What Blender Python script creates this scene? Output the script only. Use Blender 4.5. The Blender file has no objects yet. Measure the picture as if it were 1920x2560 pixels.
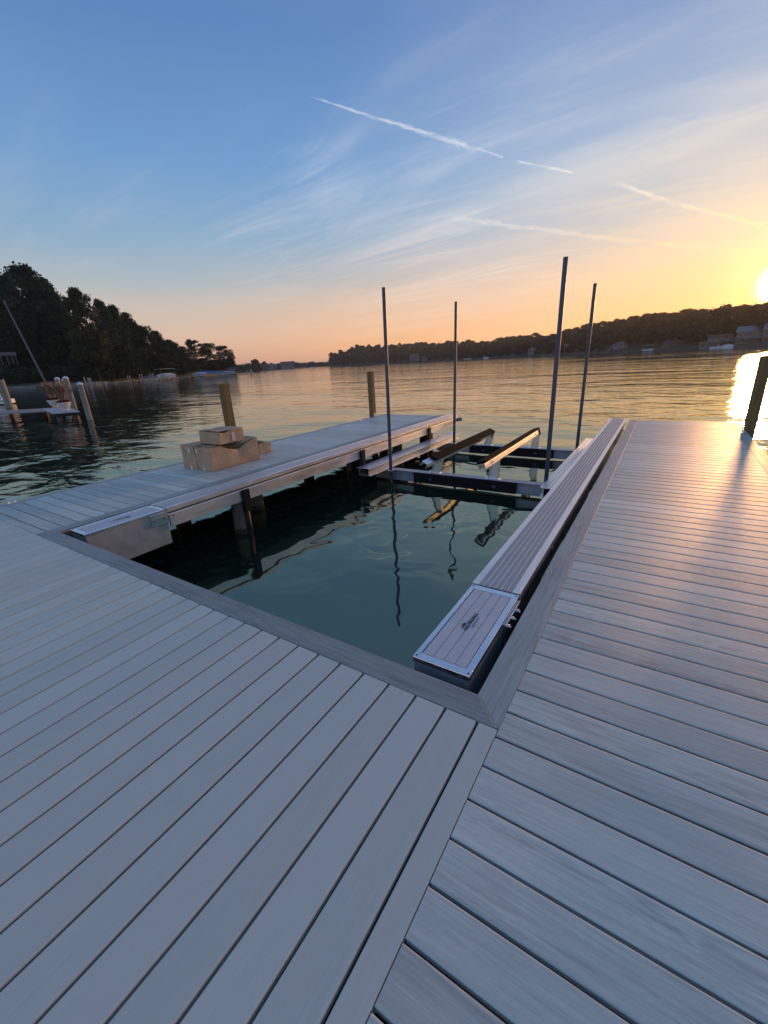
import bpy, bmesh, math, random
import numpy as np
from mathutils import Vector, Matrix, noise as mnoise
random.seed(7); RNG = np.random.default_rng(7)
sc = bpy.context.scene
COL = sc.collection
rad = math.radians
WATER = -0.684
sc.view_settings.view_transform = 'Standard'; sc.view_settings.look = 'None'; sc.view_settings.gamma = 1; sc.view_settings.exposure = 0.28
PITCH = 0.1445

# ------------------------------------------------------------------ camera
CAM = Vector((0.36503, -1.28873, 1.41491))
FW = Vector((-0.52290826, 0.78246045, -0.33811625))
RT = Vector((0.84041965, 0.53951076, -0.05121477))
UP = Vector((-0.14234382, 0.31094017, 0.93970977))
FPX = 1040.39
cd = bpy.data.cameras.new('camera'); cam = bpy.data.objects.new('camera', cd); COL.objects.link(cam)
m = Matrix((RT, UP, -FW)).transposed().to_4x4(); m.translation = CAM
cam.matrix_world = m
cd.sensor_fit = 'HORIZONTAL'; cd.sensor_width = 36; cd.lens = FPX / 1920 * 36
cd.clip_end = 20000; cd.clip_start = 0.05
sc.camera = cam

def ray(px, py): return FW * FPX + RT * (px - 960) - UP * (py - 1280)
def at(px, py, z):
    d = ray(px, py); return CAM + d * ((z - CAM.z) / d.z)
def far(px, py, dist):
    """point seen at a photo pixel at a horizontal distance"""
    d = ray(px, py); return CAM + d * (dist / math.hypot(d.x, d.y))

# ------------------------------------------------------------------ node helpers
class NT:
    def __init__(s, tree): s.t = tree; s.n = tree.nodes; s.l = tree.links
    def new(s, typ, **kw):
        n = s.n.new(typ)
        for k, v in kw.items(): setattr(n, k, v)
        return n
    def put(s, sock, v):
        if isinstance(v, bpy.types.NodeSocket): s.l.new(v, sock)
        elif v is not None:
            if sock.type == 'RGBA' and len(v) == 3: v = (*v, 1)
            sock.default_value = v
    def m(s, op, a, b=None, c=None, clamp=False):
        n = s.new('ShaderNodeMath', operation=op, use_clamp=clamp)
        for i, v in enumerate((a, b, c)):
            if v is not None: s.put(n.inputs[i], v)
        return n.outputs[0]
    def vm(s, op, a, b=None, out=0):
        n = s.new('ShaderNodeVectorMath', operation=op)
        s.put(n.inputs[0], a)
        if b is not None: s.put(n.inputs[3] if op == 'SCALE' else n.inputs[1], b)
        return n.outputs['Value'] if op in ('DOT_PRODUCT', 'LENGTH') else n.outputs[0]
    def mix(s, f, a, b, mode='MIX'):
        n = s.new('ShaderNodeMix', data_type='RGBA', blend_type=mode)
        s.put(n.inputs[0], f); s.put(n.inputs[6], a); s.put(n.inputs[7], b); return n.outputs[2]
    def noise(s, vec, scale, detail=4, rough=.5, dist=0, dim='3D', out='Fac'):
        n = s.new('ShaderNodeTexNoise', noise_dimensions=dim)
        s.put(n.inputs['Vector'], vec); n.inputs['Scale'].default_value = scale
        n.inputs['Detail'].default_value = detail; n.inputs['Roughness'].default_value = rough
        n.inputs['Distortion'].default_value = dist; return n.outputs[out]
    def mapr(s, v, a, b, c=0., d=1., smooth=False):
        n = s.new('ShaderNodeMapRange', interpolation_type='SMOOTHSTEP' if smooth else 'LINEAR')
        for i, x in enumerate((v, a, b, c, d)): s.put(n.inputs[i], x)
        return n.outputs[0]
    def comb(s, x, y, z):
        n = s.new('ShaderNodeCombineXYZ')
        for i, v in enumerate((x, y, z)): s.put(n.inputs[i], v)
        return n.outputs[0]
    def sep(s, v):
        n = s.new('ShaderNodeSeparateXYZ'); s.put(n.inputs[0], v); return n.outputs
    def mapping(s, v, scale=(1, 1, 1), rot=(0, 0, 0), loc=(0, 0, 0)):
        n = s.new('ShaderNodeMapping'); s.put(n.inputs[0], v)
        n.inputs['Scale'].default_value = scale; n.inputs['Rotation'].default_value = rot; n.inputs['Location'].default_value = loc
        return n.outputs[0]
    def ramp(s, f, stops, interp='LINEAR'):
        n = s.new('ShaderNodeValToRGB'); n.color_ramp.interpolation = interp
        el = n.color_ramp.elements
        while len(el) < len(stops): el.new(.5)
        for e, (p, c) in zip(el, stops): e.position = p; e.color = (*c, 1)
        s.put(n.inputs[0], f); return n.outputs[0]
    def bump(s, h, strength=.3, dist=.01, normal=None):
        n = s.new('ShaderNodeBump'); n.inputs['Strength'].default_value = strength
        n.inputs['Distance'].default_value = dist; s.put(n.inputs['Height'], h)
        if normal: s.put(n.inputs['Normal'], normal)
        return n.outputs[0]

def material(name):
    mt = bpy.data.materials.new(name); mt.use_nodes = True
    nt = NT(mt.node_tree); b = nt.n['Principled BSDF']
    return mt, nt, b
def coords(nt, which='Object'): return nt.new('ShaderNodeTexCoord').outputs[which]

def simple(name, col, rough=.6, metal=0., var=.15, scale=6., bump=.0, bscale=40., spec=.5, stretch=(1, 1, 1)):
    mt, nt, b = material(name)
    c = coords(nt); c2 = nt.mapping(c, scale=stretch)
    n = nt.noise(c2, scale, 5, .6)
    f = nt.mapr(n, .3, .7, 1 - var, 1 + var)
    nt.put(b.inputs['Base Color'], nt.vm('SCALE', col, f))
    nt.put(b.inputs['Roughness'], nt.mapr(n, .3, .7, max(.02, rough - .08), min(1, rough + .08)))
    b.inputs['Metallic'].default_value = metal
    b.inputs['Specular IOR Level'].default_value = spec
    if bump: nt.put(b.inputs['Normal'], nt.bump(nt.noise(c2, bscale, 4), bump, .01))
    return mt

# ------------------------------------------------------------------ sky and sun
SUN_EL, SUN_AZ = rad(5.0), rad(7.9)
SUND = Vector((math.sin(SUN_AZ) * math.cos(SUN_EL), math.cos(SUN_AZ) * math.cos(SUN_EL), math.sin(SUN_EL)))
w = bpy.data.worlds.new('World'); sc.world = w; w.use_nodes = True
nt = NT(w.node_tree)
bg = nt.n['Background']
SKY_STRENGTH = 0.12
sky = nt.new('ShaderNodeTexSky'); sky.sky_type = 'NISHITA'; sky.sun_disc = False
sky.sun_elevation = SUN_EL; sky.sun_rotation = SUN_AZ
sky.air_density = 1.2; sky.dust_density = 1.6; sky.ozone_density = 2.5
V = nt.vm('NORMALIZE', coords(nt, 'Generated'))
x, y, z = nt.sep(V)
cosS = nt.vm('DOT_PRODUCT', V, tuple(SUND))
ang = nt.m('ARCCOSINE', nt.m('MINIMUM', cosS, 1.0))
zc = nt.m('MAXIMUM', z, 0.0)
K = 1 / SKY_STRENGTH        # clouds and glow are written in final radiance, divided by the strength
# thin high haze warming the low sky
warm = nt.m('POWER', nt.m('MAXIMUM', nt.m('SUBTRACT', 1.0, nt.m('MULTIPLY', zc, 2.6)), 0.0), 3.0)
side = nt.mapr(cosS, -.2, 1.0, 0., 1., True)
hz = nt.mix(side, (.62 * K, .37 * K, .25 * K), (1.0 * K, .42 * K, .10 * K))
# clear evening air: the physical sky blended with a hand-set dusk gradient by elevation
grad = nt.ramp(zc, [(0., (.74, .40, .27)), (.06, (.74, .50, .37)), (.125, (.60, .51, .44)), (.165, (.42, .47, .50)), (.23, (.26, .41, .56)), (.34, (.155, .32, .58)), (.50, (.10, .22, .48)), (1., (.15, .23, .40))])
back_boost = nt.mapr(y, -1., .35, 1.75, 1., True)  # added boost of the unseen sky behind the camera, brightens the deck
grad = nt.vm('SCALE', grad, nt.m('MULTIPLY', back_boost, K))
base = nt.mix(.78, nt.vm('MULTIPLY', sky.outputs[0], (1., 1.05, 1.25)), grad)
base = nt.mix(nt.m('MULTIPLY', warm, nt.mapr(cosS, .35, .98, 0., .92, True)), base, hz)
# projected cloud-layer coordinates
inv = nt.m('DIVIDE', 1.0, nt.m('ADD', zc, .10))
P = nt.vm('SCALE', V, inv)
Pm = nt.mapping(P, scale=(.55, 1.7, 0), rot=(0, 0, rad(14)))
n1 = nt.noise(Pm, 1.1, 8, .62, .9)
n2 = nt.noise(nt.mapping(P, scale=(.4, 3.4, 0), rot=(0, 0, rad(10)), loc=(3, 1, 0)), 1.6, 7, .6, .6)
cl = nt.m('MULTIPLY', nt.mapr(n1, .43, .72, 0, 1, True), nt.mapr(n2, .3, .62, .35, 1., True))
def blob(px, py, width, amount):
    d = ray(px, py).normalized()
    a = nt.m('ARCCOSINE', nt.m('MINIMUM', nt.vm('DOT_PRODUCT', V, tuple(d)), 1.0))
    return nt.m('MULTIPLY', nt.mapr(a, 0., rad(width), 1., 0., True), amount)
mask = None
for bl in ((1750, 600, 24, 1.0), (1250, 560, 24, .85), (780, 430, 12, .75), (700, 580, 13, .8), (1000, 700, 22, .6), (300, 640, 20, .3)):
    v = blob(*bl); mask = v if mask is None else nt.m('MAXIMUM', mask, v)
cl = nt.m('MULTIPLY', cl, mask, clamp=True)
veil = nt.m('MULTIPLY', nt.m('MAXIMUM', blob(1900, 680, 30, .50), blob(1400, 660, 30, .38)), nt.mapr(n2, .1, .75, .55, 1.))
elw = nt.mapr(zc, .02, .30, 0, 1)
nearsun = nt.mapr(ang, rad(4), rad(32), 1, 0, True)
ccol = nt.mix(elw, (.80 * K, .52 * K, .34 * K), (.62 * K, .62 * K, .62 * K))
ccol = nt.mix(nearsun, ccol, nt.mix(elw, (.98 * K, .52 * K, .15 * K), (.70 * K, .60 * K, .44 * K)))
colr = nt.mix(veil, base, ccol)
colr = nt.mix(nt.m('MULTIPLY', cl, .48), colr, nt.vm('SCALE', ccol, 1.15))
# finer, fibrous streaks low over the lake
n3 = nt.noise(nt.mapping(P, scale=(.35, 1.9, 0), rot=(0, 0, rad(-12)), loc=(7, 4, 0)), 1.9, 9, .70, 1.5)
n4 = nt.noise(nt.mapping(P, scale=(1.2, 1.2, 0), loc=(2, 9, 0)), .6, 3, .5, .5)
c3 = nt.m('MULTIPLY', nt.mapr(n3, .50, .68, 0, 1, True), nt.mapr(n4, .40, .60, 0, 1, True))
m3 = nt.m('MAXIMUM', nt.m('MAXIMUM', blob(1250, 620, 20, 1.), blob(1600, 520, 18, 1.)), nt.m('MAXIMUM', blob(720, 560, 12, .35), blob(850, 720, 14, .7)))
colr = nt.mix(nt.m('MULTIPLY', nt.m('MULTIPLY', c3, m3), .36), colr, nt.vm('SCALE', ccol, 1.28))
n5 = nt.noise(nt.mapping(P, scale=(.22, 1.15, 0), rot=(0, 0, rad(6)), loc=(11, 3, 0)), 1.3, 6, .6, 1.1)
m5 = nt.m('MAXIMUM', blob(1550, 600, 22, .50), blob(1050, 690, 16, .45))
colr = nt.mix(nt.m('MULTIPLY', nt.mapr(n5, .42, .62, 0, 1, True), m5), colr, nt.vm('SCALE', ccol, 1.06))
# contrails: thin broken bands along great circles
def trail(p0, p1, w0, w1, amount, seed, wob=.012):
    a, b = ray(*p0).normalized(), ray(*p1).normalized()
    nrm = a.cross(b).normalized(); tang = nrm.cross(a).normalized(); L = a.angle(b)
    s = nt.m('ARCTAN2', nt.vm('DOT_PRODUCT', V, tuple(tang)), nt.vm('DOT_PRODUCT', V, tuple(a)))
    t = nt.m('DIVIDE', s, L)
    wn = nt.noise(nt.comb(nt.m('MULTIPLY', s, 9.), seed, 0), 1., 4, .6)
    d0 = nt.m('ADD', nt.vm('DOT_PRODUCT', V, tuple(nrm)), nt.m('MULTIPLY', nt.m('SUBTRACT', wn, .5), wob))
    fib = nt.noise(nt.comb(nt.m('MULTIPLY', s, 60.), nt.m('MULTIPLY', d0, 420.), seed), 1., 5, .65)
    wd = nt.m('MULTIPLY', nt.mapr(t, 0, 1, w0, w1), nt.mapr(fib, .3, .7, .25, 1.6))
    band = nt.mapr(nt.m('DIVIDE', nt.m('ABSOLUTE', d0), wd), .1, 1.5, 1., 0., True)
    br = nt.noise(nt.comb(nt.m('MULTIPLY', s, 14.), seed + 5.3, 0), 1., 3, .5)
    band = nt.m('MULTIPLY', band, nt.m('MULTIPLY', nt.mapr(br, .3, .55, .2, 1., True), nt.mapr(fib, .25, .6, .35, 1.)))
    ends = nt.m('MULTIPLY', nt.mapr(t, 0., .12, 0, 1, True), nt.mapr(t, .93, 1.0, 1, 0, True))
    return nt.m('MULTIPLY', nt.m('MULTIPLY', band, ends), amount)
tr = trail((765, 238), (1200, 376), .0010, .0048, .48, 1.7, .004)
for args in (((1180, 366), (1260, 394), .0016, .0016, .4, 3.1, .003), ((1285, 402), (1440, 434), .0016, .0022, .55, 5.9, .003),
             ((1530, 455), (1700, 512), .0030, .0036, .6, 9.2, .005), ((1680, 505), (1960, 580), .0030, .0045, .65, 14.3, .007),
             ((1100, 540), (1720, 622), .0046, .0040, .34, 21.0, .016), ((1620, 606), (1960, 640), .0030, .008, .5, 26.0, .01)):
    tr = nt.m('MAXIMUM', tr, trail(*args))
colr = nt.mix(tr, colr, nt.vm('SCALE', ccol, 1.3))
# aureole of the low sun seen through the haze, and its bright centre
def expo(deg, amp): return nt.m('MULTIPLY', nt.m('EXPONENT', nt.m('DIVIDE', nt.m('MULTIPLY', ang, -1.0), rad(deg))), amp)
gl = nt.vm('SCALE', (1.0 * K, .44 * K, .06 * K), nt.m('ADD', expo(4.2, .36), expo(14., .05)))
gl = nt.vm('ADD', gl, nt.vm('SCALE', (1.0 * K, .78 * K, .12 * K), expo(1.5, 1.3)))
core = nt.mapr(ang, rad(.2), rad(2.6), 1., 0., True)
gl = nt.vm('ADD', gl, nt.vm('SCALE', (1.0 * K, .86 * K, .55 * K), nt.m('MULTIPLY', nt.m('POWER', core, 1.6), 5.0)))
colr = nt.vm('ADD', colr, gl)
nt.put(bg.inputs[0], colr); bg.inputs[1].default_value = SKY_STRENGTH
w.cycles.sampling_method = 'MANUAL'; w.cycles.sample_map_resolution = 2048

sl = bpy.data.lights.new('sun', 'SUN'); sl.energy = 2.4; sl.angle = rad(3.4); sl.color = (1, .48, .16)
so = bpy.data.objects.new('sun', sl); COL.objects.link(so)
so.rotation_euler = (-SUND).to_track_quat('-Z', 'Y').to_euler()
so.location = (0, 0, 40)

# ------------------------------------------------------------------ object helpers
def tag(o, label=None, cat=None, group=None, kind=None):
    if label: o['label'] = label
    if cat: o['category'] = cat
    if group: o['group'] = group
    if kind: o['kind'] = kind
    return o
def thing(name, label, cat, loc=(0, 0, 0), rz=0., group=None):
    o = bpy.data.objects.new(name, None); o.empty_display_size = .1; COL.objects.link(o)
    o.location = loc; o.rotation_euler = (0, 0, rz); return tag(o, label, cat, group)

class MB:
    def __init__(s): s.v = []; s.f = []; s.attr = []
    def add(s, vs, fs, a=0.):
        k = len(s.v); s.v += [tuple(p) for p in vs]; s.f += [tuple(i + k for i in f) for f in fs]; s.attr += [a] * len(vs); return s
    def box(s, x0, x1, y0, y1, z0, z1, M=None, a=0.):
        vs = [Vector(p) for p in ((x0, y0, z0), (x1, y0, z0), (x1, y1, z0), (x0, y1, z0), (x0, y0, z1), (x1, y0, z1), (x1, y1, z1), (x0, y1, z1))]
        if M: vs = [M @ p for p in vs]
        return s.add(vs, [(0, 3, 2, 1), (4, 5, 6, 7), (0, 1, 5, 4), (1, 2, 6, 5), (2, 3, 7, 6), (3, 0, 4, 7)], a)
    def tube(s, p0, p1, r0, r1=None, n=12, cap=True):
        r1 = r0 if r1 is None else r1
        p0, p1 = Vector(p0), Vector(p1); d = (p1 - p0).normalized()
        u = d.orthogonal().normalized(); v = d.cross(u)
        vs = [];
        for p, r in ((p0, r0), (p1, r1)):
            for i in range(n):
                t = 2 * math.pi * i / n; vs.append(p + (u * math.cos(t) + v * math.sin(t)) * r)
        fs = [(i, (i + 1) % n, n + (i + 1) % n, n + i) for i in range(n)]
        if cap: fs += [tuple(range(n))[::-1], tuple(range(n, 2 * n))]
        return s.add(vs, fs)
    def path(s, pts, r, n=8):
        for a, b in zip(pts[:-1], pts[1:]): s.tube(a, b, r, r, n)
        return s
    def lathe(s, prof, c=(0, 0, 0), n=24):
        vs = [(c[0] + r * math.cos(2 * math.pi * i / n), c[1] + r * math.sin(2 * math.pi * i / n), c[2] + z) for r, z in prof for i in range(n)]
        fs = [(j * n + i, j * n + (i + 1) % n, (j + 1) * n + (i + 1) % n, (j + 1) * n + i) for j in range(len(prof) - 1) for i in range(n)]
        return s.add(vs, fs)
    def extrude(s, prof, axis, a0, a1, a=0., close=True):
        """profile of (u, z) extruded along 'x' or 'y'; u is the other horizontal axis"""
        n = len(prof); P = []
        for t in (a0, a1):
            for u, z in prof: P.append((t, u, z) if axis == 'x' else (u, t, z))
        fs = [(i, (i + 1) % n, n + (i + 1) % n, n + i) for i in range(n)] + [tuple(range(n))[::-1], tuple(range(n, 2 * n))]
        return s.add(P, fs, a)
    def build(s, name, mat, parent=None, smooth=None, bevel=0., attr=False):
        me = bpy.data.meshes.new(name); me.from_pydata(s.v, [], s.f)
        if attr:
            at_ = me.attributes.new('rnd', 'FLOAT', 'POINT'); at_.data.foreach_set('value', s.attr)
        bm = bmesh.new(); bm.from_mesh(me); bmesh.ops.recalc_face_normals(bm, faces=bm.faces); bm.to_mesh(me); bm.free()
        if smooth is not None:
            me.shade_smooth(); me.set_sharp_from_angle(angle=rad(smooth))
        me.materials.append(mat)
        o = bpy.data.objects.new(name, me); COL.objects.link(o)
        if parent:
            o.parent = parent
        if bevel:
            bv = o.modifiers.new('bevel', 'BEVEL'); bv.width = bevel; bv.segments = 2; bv.limit_method = 'ANGLE'; bv.angle_limit = rad(35); bv.harden_normals = False
        return o
def copy_tree(o, parent=None):
    c = o.copy(); COL.objects.link(c); c.parent = parent
    for ch in list(o.children): copy_tree(ch, c)
    return c

def sub(mb, name, mat, parent, **k):
    o = mb.build(name, mat, None, **k); o.parent = parent; return o   # parts carry identity transforms below the lift root

# ------------------------------------------------------------------ materials
def deck_mat(name, along, base, grain_amt, dark, rough=.5):
    mt, nt, b = material(name)
    at_ = nt.new('ShaderNodeAttribute', attribute_name='rnd').outputs['Fac']
    c = coords(nt)
    X, Y, Z = nt.sep(c)
    l, t = (X, Y) if along == 'x' else (Y, X)
    off = nt.m('MULTIPLY', at_, 37.)
    q = nt.comb(nt.m('ADD', l, off), t, off)
    fine = nt.noise(nt.mapping(q, scale=(5, 150, 1)), 1., 4, .65)
    fib = nt.noise(nt.mapping(q, scale=(3.5, 60, 1)), 1., 5, .62, .3)
    big = nt.noise(nt.mapping(q, scale=(1.1, 5.5, 1)), 1., 3, .5)
    # cathedral grain: contour rings of a stretched noise
    ring = nt.noise(nt.mapping(q, scale=(1.6, 15, 1)), 1., 2, .5, .5)
    rr = nt.m('FRACT', nt.m('MULTIPLY', ring, 13.))
    rl = nt.mapr(nt.m('ABSOLUTE', nt.m('SUBTRACT', rr, .5)), 0., .35, 1., 0., True)
    patch = nt.mapr(nt.noise(nt.mapping(q, scale=(.75, 3.2, 1), loc=(4, 2, 9)), 1., 2, .5), .50, .66, 0, 1, True)
    s1 = nt.mapr(nt.noise(nt.mapping(q, scale=(.7, 9, 1), loc=(1, 7, 3)), 1., 5, .62, .5), .47, .68, 0, 1, True)
    s2 = nt.mapr(nt.noise(nt.mapping(q, scale=(4.5, 75, 1), loc=(5, 1, 3)), 1., 5, .65, .4), .47, .66, 0, 1, True)
    plankv = nt.mapr(nt.m('FRACT', nt.m('MULTIPLY', at_, 7.31)), 0., 1., .25, 1.)
    streak = nt.m('MULTIPLY', nt.m('ADD', nt.m('MULTIPLY', s1, .55), nt.m('MULTIPLY', s2, .6)), plankv, clamp=True)
    fleck = nt.mapr(nt.noise(nt.mapping(q, scale=(9, 170, 1), loc=(2, 3, 8)), 1., 3, .6, .2), .56, .70, 0, 1, True)
    v = nt.m('ADD', 1.0, nt.m('MULTIPLY', nt.m('SUBTRACT', fib, .5), .9 * grain_amt))
    v = nt.m('ADD', v, nt.m('MULTIPLY', nt.m('SUBTRACT', fine, .5), .18 + .35 * grain_amt))
    v = nt.m('ADD', v, nt.m('MULTIPLY', nt.m('SUBTRACT', big, .5), .35 * grain_amt))
    v = nt.m('SUBTRACT', v, nt.m('MULTIPLY', nt.m('MULTIPLY', rl, patch), .36 * grain_amt))
    v = nt.m('ADD', v, nt.m('MULTIPLY', nt.m('SUBTRACT', at_, .5), (.10 + .22 * grain_amt)))
    v = nt.m('ADD', v, nt.m('MULTIPLY', nt.m('MULTIPLY', fleck, nt.m('ADD', patch, .25)), .30 * grain_amt))
    colr = nt.mix(nt.m('MULTIPLY', streak, 1.0 * grain_amt, clamp=True), base, dark)
    hue = nt.mix(nt.noise(nt.mapping(q, scale=(2.2, 5, 1)), 1., 3, .5), (1.03, .99, .98), (.96, 1.01, 1.03))
    colr = nt.mix(1., colr, hue, 'MULTIPLY')
    nt.put(b.inputs['Base Color'], nt.vm('SCALE', colr, v))
    dust = nt.noise(c, 26., 4, .6)
    nt.put(b.inputs['Roughness'], nt.m('ADD', nt.mapr(fib, .3, .7, rough - .05, rough + .06), nt.mapr(dust, .35, .7, -.03, .04)))
    h = nt.m('ADD', nt.m('MULTIPLY', fine, .6), nt.m('MULTIPLY', fib, .5 + .4 * grain_amt))
    nt.put(b.inputs['Normal'], nt.bump(h, .28, .003))
    b.inputs['Specular IOR Level'].default_value = .32
    return mt
M = {}
M['deck_y'] = deck_mat('smooth_grey_composite', 'y', (.505, .49, .42), .05, (.385, .375, .335))
M['deck_x'] = deck_mat('grained_grey_composite', 'x', (.495, .48, .415), .56, (.19, .20, .195), .50)
M['border_x'] = deck_mat('border_composite_across', 'x', (.235, .235, .215), .9, (.105, .115, .11))
M['border_y'] = deck_mat('border_composite_along', 'y', (.285, .305, .285), .85, (.14, .16, .16), .52)
M['fascia'] = simple('grey_fascia', (.12, .12, .13), .6)
M['joist'] = simple('dark_timber', (.02, .019, .018), .8, bump=.3)
M['alu'] = simple('aluminium', (.70, .71, .73), .40, 1., .07, 3., bump=.08, bscale=90, stretch=(8, 1, 8))
M['alu_flat'] = simple('brushed_aluminium', (.78, .80, .83), .27, 1., .03, 3., bump=.0, bscale=120, stretch=(8, 1, 8))
M['alu_dull'] = simple('dull_aluminium_sheet', (.34, .36, .36), .45, .35, .14, 9., bump=.25, bscale=220)
M['grip'] = simple('grey_grip_coating', (.31, .32, .32), .75, 0, .12, 60., bump=.3, bscale=400, stretch=(1, .2, 1))
M['lid'] = simple('pale_composite_lid', (.47, .45, .46), .55, 0, .05, 12.)
M['alu_shade'] = simple('shaded_beam_aluminium', (.34, .36, .40), .5, .5, .12, 5.)  # aluminium with the shade of the cross beams put into a darker colour
M['galv'] = simple('painted_steel_pole', (.055, .068, .10), .42, .3, .12, 9.)
M['black'] = simple('black_rubber', (.007, .007, .008), .7, 0, .2, spec=.2)
M['blackpad'] = simple('black_carpet', (.006, .005, .005), .95, 0, .3, 40., bump=.6, bscale=300, spec=.08)
M['darkgap'] = simple('black_plastic', (.008, .008, .009), .5)
M['algae'] = simple('dark_algae', (.012, .018, .008), .6, 0, .5, 20., bump=.5, bscale=60)
M['ink'] = simple('black_ink', (.01, .01, .012), .5, 0, .02)
M['bolt'] = simple('bolt_steel', (.55, .55, .56), .3, 1., .1)
M['white'] = simple('white_paint', (.72, .72, .72), .5, 0, .06)
M['cap'] = simple('white_plastic_cap', (.55, .56, .58), .45, 0, .05)
M['pot'] = simple('cream_ceramic', (.66, .60, .54), .5, 0, .08)
M['card_dark'] = None

def wood_mat(name, c1, c2, green=None):
    mt, nt, b = material(name); c = coords(nt)
    g = nt.noise(nt.mapping(c, scale=(22, 22, 1.6)), 1., 6, .62, .6)
    k = nt.noise(nt.mapping(c, scale=(5, 5, 2.2)), 1., 3, .5)
    colr = nt.mix(nt.mapr(g, .3, .72), c1, c2)
    if green: colr = nt.mix(nt.mapr(k, .45, .7, 0, .7), colr, green)
    nt.put(b.inputs['Base Color'], colr); b.inputs['Roughness'].default_value = .8
    nt.put(b.inputs['Normal'], nt.bump(g, .5, .01)); return mt
M['post'] = wood_mat('treated_timber', (.12, .07, .022), (.24, .145, .05), (.15, .105, .03))
M['oldwood'] = wood_mat('weathered_piling', (.13, .12, .10), (.32, .30, .26))
M['pile'] = wood_mat('wet_piling', (.10, .075, .055), (.20, .16, .125))
M['bark'] = wood_mat('bark', (.05, .04, .03), (.13, .11, .09))
M['pole'] = wood_mat('utility_pole_wood', (.12, .11, .10), (.22, .20, .18))

mt, nt, b = material('cardboard'); c = coords(nt)
n = nt.noise(c, 5., 5, .6); cr = nt.noise(nt.mapping(c, scale=(60, 60, 3)), 1., 3, .5)
cc = nt.mix(nt.mapr(n, .3, .7), (.35, .225, .135), (.46, .315, .20))
nt.put(b.inputs['Base Color'], nt.vm('SCALE', cc, nt.mapr(cr, .3, .7, .9, 1.08))); b.inputs['Roughness'].default_value = .75
nt.put(b.inputs['Normal'], nt.bump(nt.noise(c, 14., 4, .6), .35, .02)); M['card'] = mt
M['tape'] = simple('packing_tape', (.62, .54, .44), .25, 0, .05)

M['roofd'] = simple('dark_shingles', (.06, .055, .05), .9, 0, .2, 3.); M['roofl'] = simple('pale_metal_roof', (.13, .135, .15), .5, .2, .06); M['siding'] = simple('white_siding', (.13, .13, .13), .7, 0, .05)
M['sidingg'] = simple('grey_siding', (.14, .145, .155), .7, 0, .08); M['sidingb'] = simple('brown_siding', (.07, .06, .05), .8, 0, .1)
# water
mt, nt, b = material('lake_water'); c = coords(nt)
X, Y, Z = nt.sep(c)
dx = nt.m('MAXIMUM', nt.m('ABSOLUTE', nt.m('ADD', X, 2.2)), 0.)
insl = nt.m('MULTIPLY', nt.mapr(dx, 2.0, 4.6, 1, 0, True), nt.mapr(Y, 5.0, 9.5, 1, 0, True))    # sheltered by the slip
dist = nt.vm('LENGTH', nt.comb(X, Y, 0))
wl = nt.noise(nt.mapping(c, scale=(.20, .30, 0), rot=(0, 0, rad(-22))), 1., 2, .5, .6)
w1 = nt.noise(nt.mapping(c, scale=(.62, 1.05, 0), rot=(0, 0, rad(-30))), 1., 3, .5, .8)
w2 = nt.noise(nt.mapping(c, scale=(1.7, 4.2, 0), rot=(0, 0, rad(-24))), 1., 3, .55, .3)
w3 = nt.noise(nt.mapping(c, scale=(1.0, 1.2, 0)), 1.1, 2, .5, .5)
calm = nt.noise(nt.mapping(c, scale=(.020, .050, 0)), 1., 3, .5, .5)
amp = nt.mapr(calm, .38, .62, .55, 1.2, True)
rip = nt.m('ADD', nt.m('MULTIPLY', wl, .11), nt.m('ADD', nt.m('MULTIPLY', w1, .046), nt.m('MULTIPLY', w2, .008)))
h_out = nt.m('MULTIPLY', rip, nt.m('MULTIPLY', amp, nt.m('SUBTRACT', 1.0, insl)))
h_in = nt.m('MULTIPLY', nt.m('ADD', nt.m('MULTIPLY', w3, .022), nt.m('MULTIPLY', wl, .03)), nt.m('ADD', .0, insl))
bn = nt.new('ShaderNodeBump'); bn.inputs['Strength'].default_value = 1.; bn.inputs['Distance'].default_value = 1.
nt.put(bn.inputs['Height'], nt.m('ADD', h_out, h_in))
nt.put(b.inputs['Normal'], bn.outputs[0])
mur = nt.noise(c, .9, 3, .5)
nt.put(b.inputs['Base Color'], nt.mix(mur, (.004, .011, .008), (.008, .018, .013)))
nt.put(b.inputs['Roughness'], nt.mapr(insl, 0., 1., .055, .03)); b.inputs['IOR'].default_value = 3.0; b.inputs['Specular Tint'].default_value = (.92, 1., .66, 1)
M['water'] = mt

def leaf_mat(name, c1, c2, c3, scale=.25):
    mt, nt, b = material(name)
    c = coords(nt)
    oi = nt.new('ShaderNodeObjectInfo').outputs['Random']
    at_ = nt.new('ShaderNodeAttribute', attribute_name='rnd').outputs['Fac']
    n = nt.noise(c, scale, 3, .6)
    cc = nt.mix(nt.mapr(n, .35, .65), c1, c2)
    cc = nt.mix(nt.mapr(at_, .80, 1., 0, .8), cc, c3)
    f = nt.m('MULTIPLY', nt.mapr(at_, 0, 1, .35, 1.25), nt.mapr(oi, 0, 1, .75, 1.25))
    nt.put(b.inputs['Base Color'], nt.vm('SCALE', cc, f)); b.inputs['Roughness'].default_value = .75
    b.inputs['Specular IOR Level'].default_value = .15
    tr = nt.new('ShaderNodeBsdfTranslucent'); nt.put(tr.inputs[0], nt.vm('SCALE', cc, f))
    ms = nt.new('ShaderNodeMixShader'); ms.inputs[0].default_value = .12
    nt.l.new(b.outputs[0], ms.inputs[1]); nt.l.new(tr.outputs[0], ms.inputs[2])
    nt.l.new(ms.outputs[0], nt.n['Material Output'].inputs[0]); return mt
M['leaf'] = leaf_mat('dark_leaves', (.015, .032, .014), (.030, .052, .022), (.060, .070, .025))
M['leaf_olive'] = leaf_mat('olive_leaves', (.048, .060, .022), (.070, .078, .028), (.12, .10, .03))
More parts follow.
